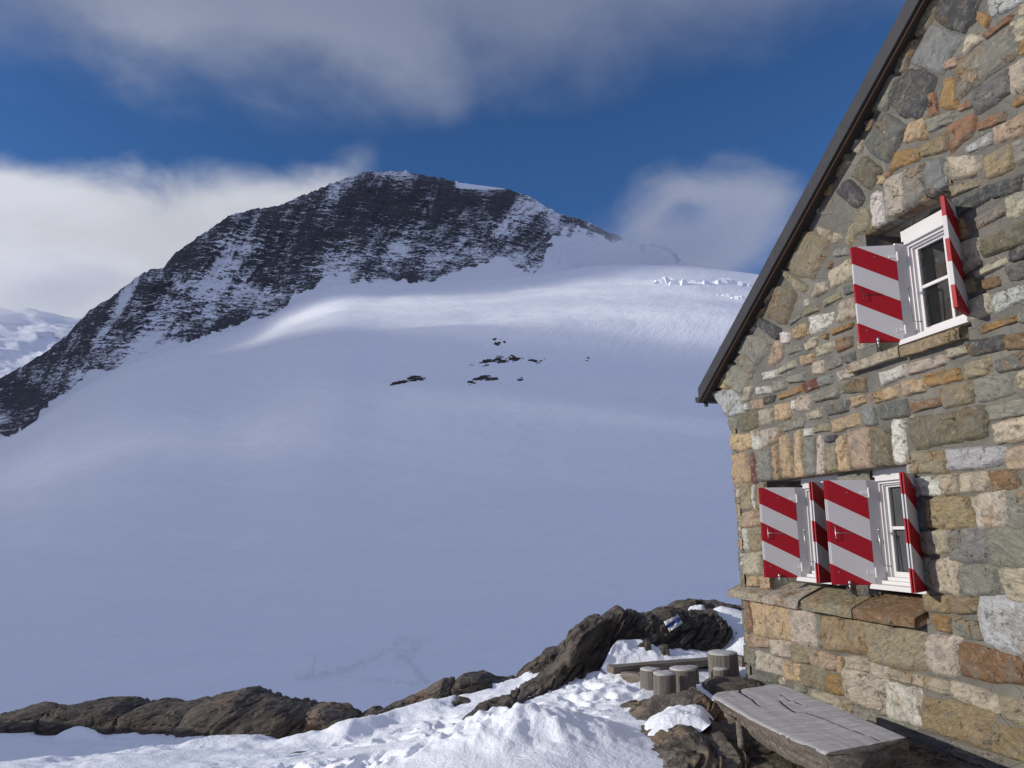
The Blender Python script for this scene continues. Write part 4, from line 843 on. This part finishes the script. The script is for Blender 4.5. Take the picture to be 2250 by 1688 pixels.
# ------------------------------------------------------------------ rocks of the spur
Z3 = lambda q: (q[0] * .5199, 1250 + q[1] * .5199)
Z4 = lambda q: (1000 + q[0] * .31646, 1250 + q[1] * .31646)
def crag(label, crest, Y, df, db, zmap=Z4, sink=.25, mat=M_ROCK, amp=.07, seed=0, Y2=None, dip=0.0, pw=.55, cat='rock', group=None, slant=0.0, name='rock', zb=None, nu=170, nv=84):
    pts = [zmap(q) for q in crest]; n = len(pts)
    if Y is None: ys = np.array([on_ridge(a, b) for a, b in pts])
    elif isinstance(Y, list): ys = np.interp([q[0] for q in crest], [q[0] for q in Y], [q[1] for q in Y])
    else: ys = np.linspace(Y, Y if Y2 is None else Y2, n)
    Wp = np.array([at_y(a, b, yy) for (a, b), yy in zip(pts, ys)])
    seg = np.concatenate([[0], np.cumsum(np.linalg.norm(np.diff(Wp[:, [0, 2]], axis=0), axis=1))]); L = seg[-1]
    U, Th = np.meshgrid(np.linspace(0, 1, nu), np.linspace(-.25, pi + .25, nv), indexing='ij')
    cxw = [np.interp(U * L, seg, Wp[:, k]) for k in range(3)]; cxw[2] = cxw[2] - amp * .45
    end = np.clip(1 - np.abs(2 * U - 1) ** 7, 0, 1) ** .5
    zg = ground(cxw[0], cxw[1] - df * .6, False) - sink if zb is None else zb + 0 * U
    zg = np.minimum(zg, cxw[2] - .08)
    s_ = np.sign(np.sin(Th)) * np.abs(np.sin(Th)) ** pw; c_ = np.cos(Th)
    H = cxw[2] - zg
    x = cxw[0] + slant * c_ * df
    y = cxw[1] - np.where(c_ > 0, df, db) * c_ * (.35 + .65 * end)
    z = zg + H * s_ * (.25 + .75 * end)
    nx = np.interp(U, [0, .06, .94, 1], [-1, 0, 0, 1]); ny = -c_; nz = np.abs(np.sin(Th)); nn = np.sqrt(nx**2 + ny**2 + nz**2) + 1e-6
    # layered noise: foliation rotated by dip in the x-z plane
    xr = x * cos(dip) + z * sin(dip); zr = -x * sin(dip) + z * cos(dip)
    d = 1.1 * fbm(xr * .9, y * .9, zr * 1.8, 3, 100 + seed) + .75 * fbm(xr * 1.3, y * 2.0, zr * 7.0, 4, 120 + seed, .62, True) + .30 * fbm(x * 8, y * 8, z * 8, 3, 140 + seed, .65)
    lay = zr * 9 + 1.5 * fbm(xr, y, zr, 2, 170 + seed); d = d + .70 * (lay - np.floor(lay) - .5) * (1 - .8 * np.exp(-((Th - pi / 2) / .45) ** 2))
    fc = 2.6 * fbm(xr * .8, y * .8, zr * 1.5, 2, 180 + seed); d = d + .9 * (np.abs(fc - np.round(fc)) * 2 - .5) * (.3 + .7 * (1 - np.exp(-((Th - pi / 2) / .5) ** 2)))
    crack = fbm(xr * .8, y * .8, zr * 3.2, 2, 160 + seed); d = d - .8 * np.exp(-(crack / .035) ** 2)
    top = np.exp(-((Th - pi / 2) / .5) ** 2)
    d = amp * d * (1 - .45 * top)
    x = x + d * nx / nn; y = y + d * ny / nn; z = z + d * nz / nn
    me = mesh(name, np.stack([x, y, z], -1).reshape(-1, 3), grid_faces(nu, nv)[:, ::-1], [mat])
    return link(name, me, label=label, cat=cat, group=group)
GR = 'rocks along the edge of the spur'
crag('low dark rock at the far left end of the foreground rocks', [(-60, 640), (-20, 612), (60, 592), (130, 588), (215, 592), (262, 625)], None, .55, .9, Z3, seed=1, group=GR)
crag('broad rounded dark rock behind the small snow mound at left', [(215, 610), (250, 578), (320, 565), (400, 557), (490, 557), (555, 580), (585, 640)], None, .6, 1.0, Z3, seed=2, group=GR)
crag('low flat rock between the two bigger dark rocks at left', [(535, 600), (560, 573), (640, 569), (700, 580), (790, 570), (860, 575), (900, 620)], None, .6, 1.0, Z3, seed=3, group=GR)
crag('largest humped brown rock of the left foreground rocks', [(760, 625), (830, 570), (920, 542), (1000, 522), (1045, 523), (1090, 541), (1200, 556), (1310, 582), (1360, 620)], None, .75, 1.1, Z3, seed=4, amp=.06, group=GR, dip=.5)
crag('tan rounded rock with a rusty streak right of the humped rock', [(1245, 640), (1300, 590), (1380, 575), (1450, 590), (1500, 622), (1525, 660)], None, .5, .8, Z3, seed=5, mat=M_ROCKW, group=GR)
crag('low slab tapering into the snow beside the tan rock', [(1330, 690), (1400, 662), (1500, 635), (1570, 612), (1640, 596), (1665, 615)], None, .45, .8, Z3, seed=6, group=GR, sink=.15)
crag('narrow grey rock rising right of the tapering slab', [(1615, 610), (1640, 572), (1720, 545), (1800, 508), (1870, 470), (1908, 474), (1930, 520)], None, .45, .8, Z3, seed=7, mat=M_ROCKW, amp=.05, group=GR, sink=.15, dip=.4)
crag('rounded grey rock top left of the big slab', [(1895, 500), (1912, 478), (1950, 460), (2040, 449), (2092, 468), (2130, 480), (2170, 466), (2200, 500)], None, .5, .8, Z3, seed=8, amp=.05, group=GR, sink=.2)
crag('small rock poking out of the snow below the rounded grey rock', [(1850, 590), (1890, 560), (1935, 548), (1985, 552), (2010, 585)], 10.9, .2, .4, Z3, seed=9, amp=.04, group=GR, sink=.1)
crag('small dark rock in the snow left of the big slab', [(1990, 520), (2060, 490), (2120, 468), (2165, 470), (2185, 495)], None, .25, .5, Z3, seed=10, amp=.04, group=GR, sink=.1)
crag('flat stone just showing in the trodden snow at lower middle', [(1170, 806), (1230, 792), (1300, 786), (1350, 790), (1370, 800)], 8.6, .12, .25, Z3, seed=11, amp=.02, group=GR, sink=.05)
GB = 'big rocks left of the hut corner'
crag('long upper slab at the back of the big rock left of the hut', [(380, 830), (440, 742), (520, 662), (640, 562), (720, 530), (800, 462), (830, 430), (850, 470)], 12.2, .55, .9, seed=12, mat=M_ROCKD, dip=.65, group=GB, Y2=13.0, sink=.3)
crag('long inclined slab running down to the snow from the big rock', [(60, 1050), (110, 1012), (240, 955), (390, 888), (560, 798), (700, 665), (760, 585), (800, 465), (860, 392), (940, 347), (1100, 286), (1150, 258), (1195, 270), (1240, 263), (1330, 292), (1360, 350)], [(60, 8.9), (390, 9.8), (560, 10.3), (700, 10.8), (860, 11.3), (1150, 11.9), (1360, 12.2)], .50, 1.0, seed=13, mat=M_ROCKD, dip=.65, amp=.10, group=GB, sink=.22, nu=260, nv=110)
BIG = crag('dark boulder with a blue and white trail mark', [(1150, 420), (1240, 330), (1330, 292), (1370, 300), (1450, 262), (1560, 268), (1700, 285), (1775, 268), (1830, 345), (1900, 395), (1945, 430)], [(1150, 11.7), (1945, 13.0)], .85, 1.0, seed=14, mat=M_ROCK, dip=.5, amp=.10, group=GB, sink=.35, nu=220, nv=110)
crag('dark rock crest behind the boulder with the trail mark', [(1480, 290), (1510, 252), (1560, 225), (1640, 201), (1700, 214), (1745, 236), (1780, 222), (1850, 220), (1920, 240), (2000, 262), (2060, 290)], 13.7, .5, 1.2, seed=15, amp=.08, group=GB, sink=.2)
crag('small stone in the snow bank under the boulder', [(1425, 545), (1440, 522), (1470, 520), (1484, 545)], 11.0, .12, .2, seed=16, amp=.02, group=GB, sink=.1, nu=40, nv=30)
crag('second small stone in the snow bank left of the first', [(1308, 520), (1325, 495), (1350, 500), (1358, 525)], 11.1, .12, .2, seed=17, amp=.02, group=GB, sink=.1, nu=40, nv=30)
GT_ = 'rocks around the log table'
crag('slab of rock under the stump stools', [(1060, 1130), (1120, 1060), (1300, 960), (1480, 908), (1600, 868), (1700, 846), (1770, 868), (1850, 900)], 8.3, .45, .7, seed=18, mat=M_ROCKW, dip=.5, group=GT_, sink=.2, amp=.06)
crag('warm brown layered rock beside the log table', [(1110, 1330), (1180, 1240), (1240, 1185), (1390, 1118), (1480, 1085), (1560, 1068), (1650, 1070), (1720, 1108), (1820, 1070), (1890, 1100), (1960, 1240)], 7.1, .85, .8, seed=19, mat=M_ROCKW, dip=.45, amp=.10, group=GT_, sink=.25, nu=170, nv=90)
crag('flat doorstep-like stone slab at the foot of the hut corner', [(1740, 790), (1760, 768), (1850, 756), (2000, 752), (2090, 760), (2120, 785)], 9.6, .55, .3, seed=20, amp=.03, group=GT_, sink=.08, pw=.3)

# painted trail mark: a thin coat lying on the boulder
dg = bpy.context.evaluated_depsgraph_get(); bv = BVHTree.FromObject(BIG, dg)
nu, nv = 16, 12; cr = [(1450, 372), (1545, 318), (1578, 382), (1490, 438)]
vs = []; uvw = []; camp = Vector((0, 0, EYE))
for i in range(nu):
    for j in range(nv):
        a, b = i / (nu - 1), j / (nv - 1); q = (1 - a) * (1 - b) * np.array(cr[0]) + a * (1 - b) * np.array(cr[1]) + a * b * np.array(cr[2]) + (1 - a) * b * np.array(cr[3])
        d_ = Vector(ray(*Z4(q))); hit = bv.ray_cast(camp, d_.normalized())
        p_ = hit[0] if hit[0] is not None else camp + d_ * 11.4
        vs.append(tuple(p_ - d_.normalized() * .022)); uvw.append((a, b, 0))
me = mesh('trail_mark', np.array(vs), grid_faces(nu, nv), [M_MARK]); at_ = me.attributes.new('uvw', 'FLOAT_VECTOR', 'POINT'); at_.data.foreach_set('vector', np.array(uvw, np.float32).ravel())
o = link('trail_mark', me, BIG); sm = o.modifiers.new('thick', 'SOLIDIFY'); sm.thickness = .012

# snow lying on and between the rocks
def drift(outline, Y0, Y1, hgt, seed, zmap=Z4, name='snow_drift', ex=6):
    """snow bank: outline row of front pixels at depth Y0 and back pixels at depth Y1"""
    fr, bk = outline; nu, nv = 90, 40
    dep = lambda Y, q, k: (Y[k] if isinstance(Y, list) else Y if Y > 3 else on_ridge(*zmap(q), Y))
    f = np.array([at_y(*zmap(q), dep(Y0, q, k)) for k, q in enumerate(fr)]); b = np.array([at_y(*zmap(q), dep(Y1, q, k)) for k, q in enumerate(bk)])
    U, Vt = np.meshgrid(np.linspace(0, 1, nu), np.linspace(0, 1, nv), indexing='ij')
    F_ = np.stack([np.interp(U, np.linspace(0, 1, len(f)), f[:, k]) for k in range(3)], -1); B_ = np.stack([np.interp(U, np.linspace(0, 1, len(b)), b[:, k]) for k in range(3)], -1)
    P = F_ + (B_ - F_) * Vt[..., None]; e_ = np.clip(1 - np.abs(2 * U - 1) ** ex, 0, 1) * np.clip(1 - np.abs(2 * Vt - 1) ** 4, 0, 1)
    x, y = P[..., 0], P[..., 1]
    P[..., 2] += e_ * (hgt + .05 * fbm(x * 2.2, y * 2.2, 0, 3, seed) + .03 * fbm(x * 7, y * 7, 0, 3, seed + 1) + .015 * fbm(x * 18, y * 18, 0, 3, seed + 2)) - .10 * (1 - e_)
    me = mesh(name, P.reshape(-1, 3), grid_faces(nu, nv), [M_SNOW]); return link(name, me, kind='structure')
drift(([(1225, 1185), (1330, 1150), (1450, 1095), (1560, 1085), (1640, 1075), (1710, 1045), (1765, 1000)], [(1250, 1090), (1340, 1010), (1460, 985), (1560, 960), (1650, 955), (1720, 945), (1800, 965)]), 7.0, 8.1, .05, 201, ex=2.6)
drift(([(1010, 640), (1080, 690), (1200, 680), (1400, 660), (1560, 650), (1700, 630), (1850, 610)], [(1060, 550), (1130, 480), (1250, 470), (1340, 470), (1430, 540), (1640, 560), (1830, 552)]), 10.7, [10.9, 11.2, 11.4, 11.5, 11.6, 11.8, 12.0], .05, 204)
drift(([(1800, 560), (1880, 590), (1960, 620), (2060, 640)], [(1760, 268), (1840, 258), (1930, 262), (2060, 290)]), 11.6, 13.4, .10, 207)
drift(([(1600, 290), (1660, 290), (1740, 275)], [(1620, 268), (1680, 256), (1740, 256)]), 12.9, 13.3, .05, 210)
drift(([(395, 905), (500, 850), (600, 790), (690, 720)], [(400, 830), (500, 765), (600, 700), (690, 655)]), 11.9, 12.5, .03, 213)
drift(([(150, 735), (330, 740), (520, 725)], [(200, 700), (265, 672), (320, 650), (400, 658), (470, 700)]), -.80, -.30, .02, 216, Z3, ex=2.5)

# ------------------------------------------------------------------ stump stools, log bench, log table
def stump(label, top_px, wpx, hpx, Ydepth, seed, rough_h=None, group='wooden stump stools by the hut corner'):
    """upright log: top ellipse centre pixel, width and height in zoom pixels at a given distance"""
    t_ = at_y(*Z4(top_px), Ydepth); k = .31646 / 1627.6 * Ydepth * 1.01; r = wpx * k / 2; hgt = hpx * k
    root = bpy.data.objects.new('stump_stool', None); C.objects.link(root); root.location = (t_[0], t_[1], t_[2] - hgt)
    root['label'] = label; root['category'] = 'stool'; root['group'] = group
    n = 48; rows = 14; ang = np.linspace(0, 2 * pi, n, endpoint=False); V = []
    prof = lambda a, zz: r * (1 + .075 * vn(np.cos(a) * 1.3 + seed, np.sin(a) * 1.3, zz * .6, 7) + .018 * vn(np.cos(a) * 7 + seed, np.sin(a) * 7, zz * 1.2, 8) + .03 * (1 - zz) ** 3)
    for i in range(rows):
        zz = i / (rows - 1); rr = prof(ang, zz) * (1 - .03 * (zz > .97)); V += list(zip(rr * np.cos(ang), rr * np.sin(ang), np.full(n, -.12 + (hgt + .12) * zz)))
    fs = [(i * n + k_, i * n + (k_ + 1) % n, (i + 1) * n + (k_ + 1) % n, (i + 1) * n + k_) for i in range(rows - 1) for k_ in range(n)]
    link('log', mesh('log', np.array(V), fs, [M_STUMP]), root)
    V = [(0, 0, hgt + .006)]; rr = prof(ang, 1.0)
    for q, dz in ((.5, .005), (.93, .004), (.985, -.004), (.98, -.03)): V += list(zip(rr * q * np.cos(ang), rr * q * np.sin(ang), np.full(n, hgt + dz) + .004 * vn(np.cos(ang) * 3 * q, np.sin(ang) * 3 * q, seed, 3)))
    fs = [(0, 1 + k_, 1 + (k_ + 1) % n) for k_ in range(n)] + [(1 + i * n + k_, 1 + (i + 1) * n + k_, 1 + (i + 1) * n + (k_ + 1) % n, 1 + i * n + (k_ + 1) % n) for i in range(3) for k_ in range(n)]
    link('sawn_top', mesh('sawn_top', np.array(V), fs, [M_ENDG]), root)
    return root
stump('leftmost stump stool in the row by the hut corner', (1353, 692), 130, 128, 9.62, 1)
stump('stump stool standing nearest the camera with a knotted pale top', (1452, 720), 146, 162, 9.12, 2)
stump('wide stump stool behind and right of the nearest one', (1580, 688), 165, 160, 9.42, 3)
stump('stump stool half hidden behind the wide stump', (1640, 678), 90, 95, 10.0, 4)
stump('tallest and thickest stump standing by the hut corner', (1855, 578), 192, 180, 10.2, 5)
stump('short small log standing in front of the tallest stump', (1843, 692), 98, 72, 9.9, 6)
def beam(name, p0, p1, w, h, mat, label=None, cat=None, parent=None, seed=0, group=None):
    """weathered plank between two points, w across, h thick"""
    p0, p1 = Vector(p0), Vector(p1); d_ = p1 - p0; L = d_.length
    n = 40; V = []; rows = [(-1, -1), (-.92, -1), (.92, -1), (1, -1), (1, -.8), (1, .8), (1, 1), (.92, 1), (.3, 1.02), (-.3, 1.02), (-.92, 1), (-1, 1), (-1, .8), (-1, -.8)]
    m_ = len(rows)
    for i in range(n):
        xx = L * i / (n - 1)
        for a, b in rows: V.append((xx, a * w / 2 * (1 + .06 * float(vn(xx * 2, a * 2, seed, 5))), b * h / 2 * (1 + .08 * float(vn(xx * 3 + 9, a, seed, 6)))))
    fs = [(i * m_ + k, (i + 1) * m_ + k, (i + 1) * m_ + (k + 1) % m_, i * m_ + (k + 1) % m_) for i in range(n - 1) for k in range(m_)] + [tuple(range(m_)), tuple(range(n * m_ - 1, (n - 1) * m_ - 1, -1))]
    o = link(name, mesh(name, np.array(V), [f[::-1] for f in fs], [mat], smooth=False), parent, label=label, cat=cat, group=group)
    o.matrix_world = Matrix.Translation(p0) @ d_.to_track_quat('X', 'Z').to_matrix().to_4x4()
    return o
bench = bpy.data.objects.new('log_bench', None); C.objects.link(bench); q0 = at_y(*Z4((1400, 700)), 10.4); bench.location = (q0[0], q0[1], q0[2] - .3)
bench['label'] = 'low weathered plank bench in the snow behind the stump stools'; bench['category'] = 'bench'
bpy.context.view_layer.update()
def under(parent, o): mw = o.matrix_world.copy(); o.parent = parent; o.matrix_parent_inverse = Matrix.Identity(4); o.matrix_basis = parent.matrix_world.inverted() @ mw; return o
under(bench, beam('seat', at_y(*Z4((1078, 700)), 10.35), at_y(*Z4((1990, 625)), 10.9), .20, .085, M_WOOD, seed=1))
under(bench, beam('support', at_y(*Z4((1170, 745)), 10.3), at_y(*Z4((1310, 765)), 10.1), .12, .12, M_WOOD, seed=2))
under(bench, beam('support', at_y(*Z4((1965, 690)), 10.7), at_y(*Z4((2050, 690)), 10.75), .2, .30, M_WOOD, seed=3))

# the log table
TA, TB, TC_, TD = at_h(1500 + 170 * .33906, 1250 + 812 * .33906, -1.44), at_h(1500 + 630 * .33906, 1250 + 742 * .33906, -1.38), at_h(1500 + 1465 * .33906, 1250 + 1090 * .33906, -1.38), at_h(1500 + 930 * .33906, 1250 + 1195 * .33906, -1.43)
table = bpy.data.objects.new('log_table', None); C.objects.link(table)
cen = (TA + TB + TC_ + TD) / 4; table.location = (cen[0], cen[1], cen[2] - .5)
table['label'] = 'frosted rustic table of a thick split log with a live edge'; table['category'] = 'table'
nu, nt, ns, nb_ = 170, 64, 12, 16
us = np.linspace(0, 1, nu); crk = []; V = []; CK = []
def crack_line(u_, pts): return np.interp(u_, [q[0] for q in pts], [q[1] for q in pts])
cracks = [([(0.0, .40), (.12, .37), (.22, .33), (.33, .30)], 0, .34, .010), ([(.25, .62), (.36, .54), (.50, .50), (.52, .58), (.58, .60), (.75, .66), (1, .68)], .3, 1, .007), ([(.05, .75), (.3, .70), (.5, .72)], .12, .45, .003)]
for u_ in us:                                                        # u: 0 far end, 1 near end; across: 0 left live edge, 1 right
    L = TA + (TD - TA) * u_; R_ = TB + (TC_ - TB) * u_
    L = L + np.array([-.05, 0, 0]) * sin(pi * u_) + np.array([.035 * float(fbm(u_ * 4, 1, 0, 3, 7)), 0, 0]); R_ = R_ + np.array([.03 * float(fbm(u_ * 3, 5, 0, 2, 8)) + .03 * sin(pi * u_), 0, 0])
    rnd_ = .10 * max(0, 1 - u_ / .06) ** 2
    L = L + (R_ - L) * rnd_; R_ = R_ - (R_ - L) * rnd_ * .8
    wv = R_ - L; th = .15
    for k in range(nt):
        a = k / (nt - 1); p_ = L + wv * a; z_ = .006 * float(fbm(u_ * 3, a * 9, 2, 3, 9)); c_ = 0
        for pts, ua, ub, wd in cracks:
            if ua <= u_ <= ub:
                ww = wd * (1.2 - .7 * (u_ - ua) / (ub - ua)); dd = abs(a - crack_line(u_, pts) - .012 * float(vn(u_ * 14, 3, 0, 4))) * .85
                t_ = math.exp(-(dd / max(ww, .003)) ** 2); c_ = max(c_, t_); z_ -= .012 * t_
        e_ = min(a, 1 - a) * nt / 3.0
        if e_ < 1: z_ -= .014 * (1 - e_) ** 2
        V.append((p_[0], p_[1], p_[2] + z_)); CK.append(c_)
    for k in range(ns):                                              # right side, going down
        a = (k + 1) / ns; V.append((R_[0] + .015 * float(fbm(u_ * 6, a * 3, 4, 3, 10)) - .02 * a, R_[1], R_[2] - .014 - (th - .014) * a)); CK.append(0)
    hol = .07 * math.exp(-((u_ - .17) / .07) ** 2)                    # knot hole in the live edge
    dip = .10 * (.5 + .5 * float(fbm(u_ * 3.2, 2, 9, 3, 13))) + .03
    for k in range(nb_):
        a = (k + 1) / nb_; p_ = R_ + (L - R_) * a; bow = -.05 * sin(pi * a) - dip * sstep(a, .35, .8) * (1 - .8 * sstep(a, .85, 1))
        V.append((p_[0] + .10 * sstep(a, .75, 1), p_[1], p_[2] - th + bow + .02 * float(fbm(u_ * 7, a * 5, 5, 3, 11)) + hol)); CK.append(0)
    for k in range(ns):                                              # left live edge, going up
        a = (k + 1) / (ns + 1); zz = -(th + .01) * (1 - a)
        V.append((L[0] + .10 * (1 - a) ** 1.3 + .035 * float(fbm(u_ * 9, a * 2.5, 6, 4, 12, .6, True)) * (1 - a) + hol * 1.2 * math.exp(-((a - .45) / .3) ** 2), L[1], L[2] + zz)); CK.append(0)
V = np.array(V) - np.array(table.location); nl = nt + ns + nb_ + ns
fs = []; fm = []
for i in range(nu - 1):
    for k in range(nl):
        fs.append((i * nl + k, i * nl + (k + 1) % nl, (i + 1) * nl + (k + 1) % nl, (i + 1) * nl + k)); fm.append(1 if k < nt - 1 else 0)
for i, sgn in ((0, -1), (nu - 1, 1)):
    b = i * nl; c0 = len(V); V = np.vstack([V, V[b:b + nl].mean(0) + np.array([0, -.01 * sgn, 0])]); CK.append(0)
    for k in range(nl): fs.append((b + k, b + (k + 1) % nl, c0) if sgn > 0 else (b + (k + 1) % nl, b + k, c0)); fm.append(0)
me = mesh('tabletop', V, [f[::-1] for f in fs], [M_WOOD, M_FROST], fm); fattr(me, 'crack', CK); link('tabletop', me, table)
for (u_, a, r_) in ((.27, .06, .030), (.30, .85, .03), (.85, .2, .035), (.85, .85, .035)):
    p_ = (TA + (TD - TA) * u_); p_ = p_ + (TB + (TC_ - TB) * u_ - p_) * a - np.array(table.location)
    lg = MB(); lg.tube([(p_[0], p_[1], p_[2] - .12), (p_[0] + .01, p_[1], p_[2] - .32), (p_[0] - .005, p_[1] + .01, p_[2] - .66)], r_, 10, r2=r_ * 1.1); lg.build('leg', M_WOOD, table, smooth=True)

# ------------------------------------------------------------------ clouds
def blob(name, c, rad, seed, mat, amp=.25, nu=64, nv=32):
    A, B = np.meshgrid(np.linspace(0, 2 * pi, nu, endpoint=False), np.linspace(-pi / 2, pi / 2, nv), indexing='ij')
    d_ = np.stack([np.cos(B) * np.cos(A), np.cos(B) * np.sin(A), np.sin(B)], -1)
    k = 1 + amp * fbm(d_[..., 0] * 1.6 + seed, d_[..., 1] * 1.6, d_[..., 2] * 1.6, 4, seed)
    P = d_ * k[..., None]
    o = link(name, mesh(name, P.reshape(-1, 3), grid_faces(nu, nv, True), [mat]), kind='stuff'); o.location = c; o.scale = rad
    return o
def cloud_mat(name, dens, scale, lo, hi, col=(0.97, 0.98, 1.0)):
    m = bpy.data.materials.new(name); m.use_nodes = True; g = G(m.node_tree); g.n.remove(g.n['Principled BSDF'])
    out = [n for n in g.n if n.type == 'OUTPUT_MATERIAL'][0]
    v_ = g.new('ShaderNodeVolumePrincipled'); v_.inputs['Color'].default_value = col + (1,); v_.inputs['Anisotropy'].default_value = 0.2
    if scale:
        x, y, z = g.sep(g.obj()); r = g.m('SQRT', g.m('ADD', g.m('MULTIPLY', x, x), g.m('ADD', g.m('MULTIPLY', y, y), g.m('MULTIPLY', z, z))))
        n = g.noise(g.obj(), scale, 4, 0.6, 0.4); k = g.ss(g.m('SUBTRACT', g.m('ADD', n, 0.28), g.m('MULTIPLY', r, 0.55)), lo, hi)
        g.put(v_.inputs['Density'], g.m('MULTIPLY', k, dens))
    else: v_.inputs['Density'].default_value = dens
    g.l.new(v_.outputs[0], out.inputs['Volume']); return m
# unseen cloud slab added at left to cast shade over the lower glacier
M_SHADE_CLOUD = cloud_mat('shade_cloud_vapour', 0.05, 0, 0, 0)
D0 = 2500.0
def sunproj(x, y, z): t = (x + D0) / (-SUN[0]); return y + SUN[1] * t, z + SUN[2] * t
nu, nv = 120, 40
U, Vt = np.meshgrid(np.linspace(0, 1, nu), np.linspace(0, 1, nv), indexing='ij')
y0 = sunproj(0, 46, 0)[0]; y1 = np.interp(250 + 1650 * Vt, [250, 960, 1010, 1053, 1100, 1196, 1240, 1300, 1400, 1900], [1700, 1700, 1400, 1160, 1000, 850, 720, 640, 580, 550])
Yb = y0 + 14 * fbm(Vt * 6, 0 * Vt, 1, 3, 301) + (y1 + 60 * fbm(Vt * 5, 0 * Vt, 2, 3, 302) - y0) * U; Zb = 250 + 1650 * Vt
thk = np.clip(28 + 28 * fbm(U * 5, Vt * 4, 6, 3, 305) + 40 * np.exp(-(U / .05) ** 2), 9, 90) * np.clip(sstep(U, 0, .03), 0, 1) * (1 - sstep(U, .72, 1.0)) ** 2 * np.clip(1 - np.abs(2 * Vt - 1) ** 8, 0, 1) + 1.0
Xb = -D0 + 12 * fbm(U * 5, Vt * 5, 3, 3, 303)
Pf = np.stack([Xb + thk, Yb, Zb], -1).reshape(-1, 3); Pk = np.stack([Xb - thk, Yb, Zb], -1).reshape(-1, 3)
gf = grid_faces(nu, nv); nn = nu * nv
rim_ = [i * nv for i in range(nu)] + [(nu - 1) * nv + j for j in range(1, nv)] + [i * nv + nv - 1 for i in range(nu - 2, -1, -1)] + [j for j in range(nv - 2, 0, -1)]
rf = np.array([(rim_[i], rim_[(i + 1) % len(rim_)], rim_[(i + 1) % len(rim_)] + nn, rim_[i] + nn) for i in range(len(rim_))])
link('unseen_shade_cloud', mesh('unseen_shade_cloud', np.vstack([Pf, Pk]), np.vstack([gf, gf[:, ::-1] + nn, rf[:, ::-1]]), [M_SHADE_CLOUD]), kind='stuff')
yb2 = np.interp(250 + 2450 * Vt, [250, 960, 1153, 1296, 1501, 1638, 2700], [700, 900, 1180, 1150, 1220, 1300, 1400]); Z2b = 250 + 2450 * Vt  # second unseen slab, added to shade the mountain face
Yb = yb2 + 40 * fbm(Vt * 9, 0 * Vt, 5, 3, 311) + (2500 - yb2) * U; thk = 90 * sstep(U, 0, .22) ** 2 * (1 - sstep(U, .95, 1.0)) * np.clip(1 - np.abs(2 * Vt - 1) ** 8, 0, 1) + 1.0
Xb = -D0 + 25 * fbm(U * 6, Vt * 6, 7, 3, 313)
Pf = np.stack([Xb + thk, Yb, Z2b], -1).reshape(-1, 3); Pk = np.stack([Xb - thk, Yb, Z2b], -1).reshape(-1, 3)
link('unseen_shade_cloud', mesh('unseen_shade_cloud', np.vstack([Pf, Pk]), np.vstack([gf, gf[:, ::-1] + nn, rf[:, ::-1]]), [M_SHADE_CLOUD]), kind='stuff')
Zv = 500 + 1500 * Vt; Yv = -650 + 2600 * U; thk = 5.0 * (1 + 1.3 * fbm(U * 7, Vt * 7, 9, 4, 321)) * sstep(U, 0, .25) * np.clip(1 - np.abs(2 * U - 1) ** 8, 0, 1) * np.clip(1 - np.abs(2 * Vt - 1) ** 8, 0, 1); thk = np.clip(thk, .4, None)  # third thin unseen slab, added to dim the sunlit band
Xv = -D0 + 260 + 0 * U
Pf = np.stack([Xv + thk, Yv, Zv], -1).reshape(-1, 3); Pk = np.stack([Xv - thk, Yv, Zv], -1).reshape(-1, 3)
link('unseen_shade_cloud', mesh('unseen_shade_cloud', np.vstack([Pf, Pk]), np.vstack([gf, gf[:, ::-1] + nn, rf[:, ::-1]]), [M_SHADE_CLOUD]), kind='stuff')
# mist drifting over the right end of the ridge and over the ridge behind it
M_MIST = cloud_mat('mist_vapour', 0.008, 2.6, 0.30, 0.75)
def dirp(px, py, d_): r = ray(px * 1.0172, py * 1.0172); return r / np.linalg.norm(r) * d_ + np.array([0, 0, EYE])
blob('mist', dirp(1500, 520, 2550), (430, 260, 190), 401, M_MIST)
blob('mist', dirp(1330, 545, 2350), (300, 200, 75), 402, M_MIST)
blob('mist', dirp(60, 615, 3500), (620, 220, 210), 403, M_MIST)
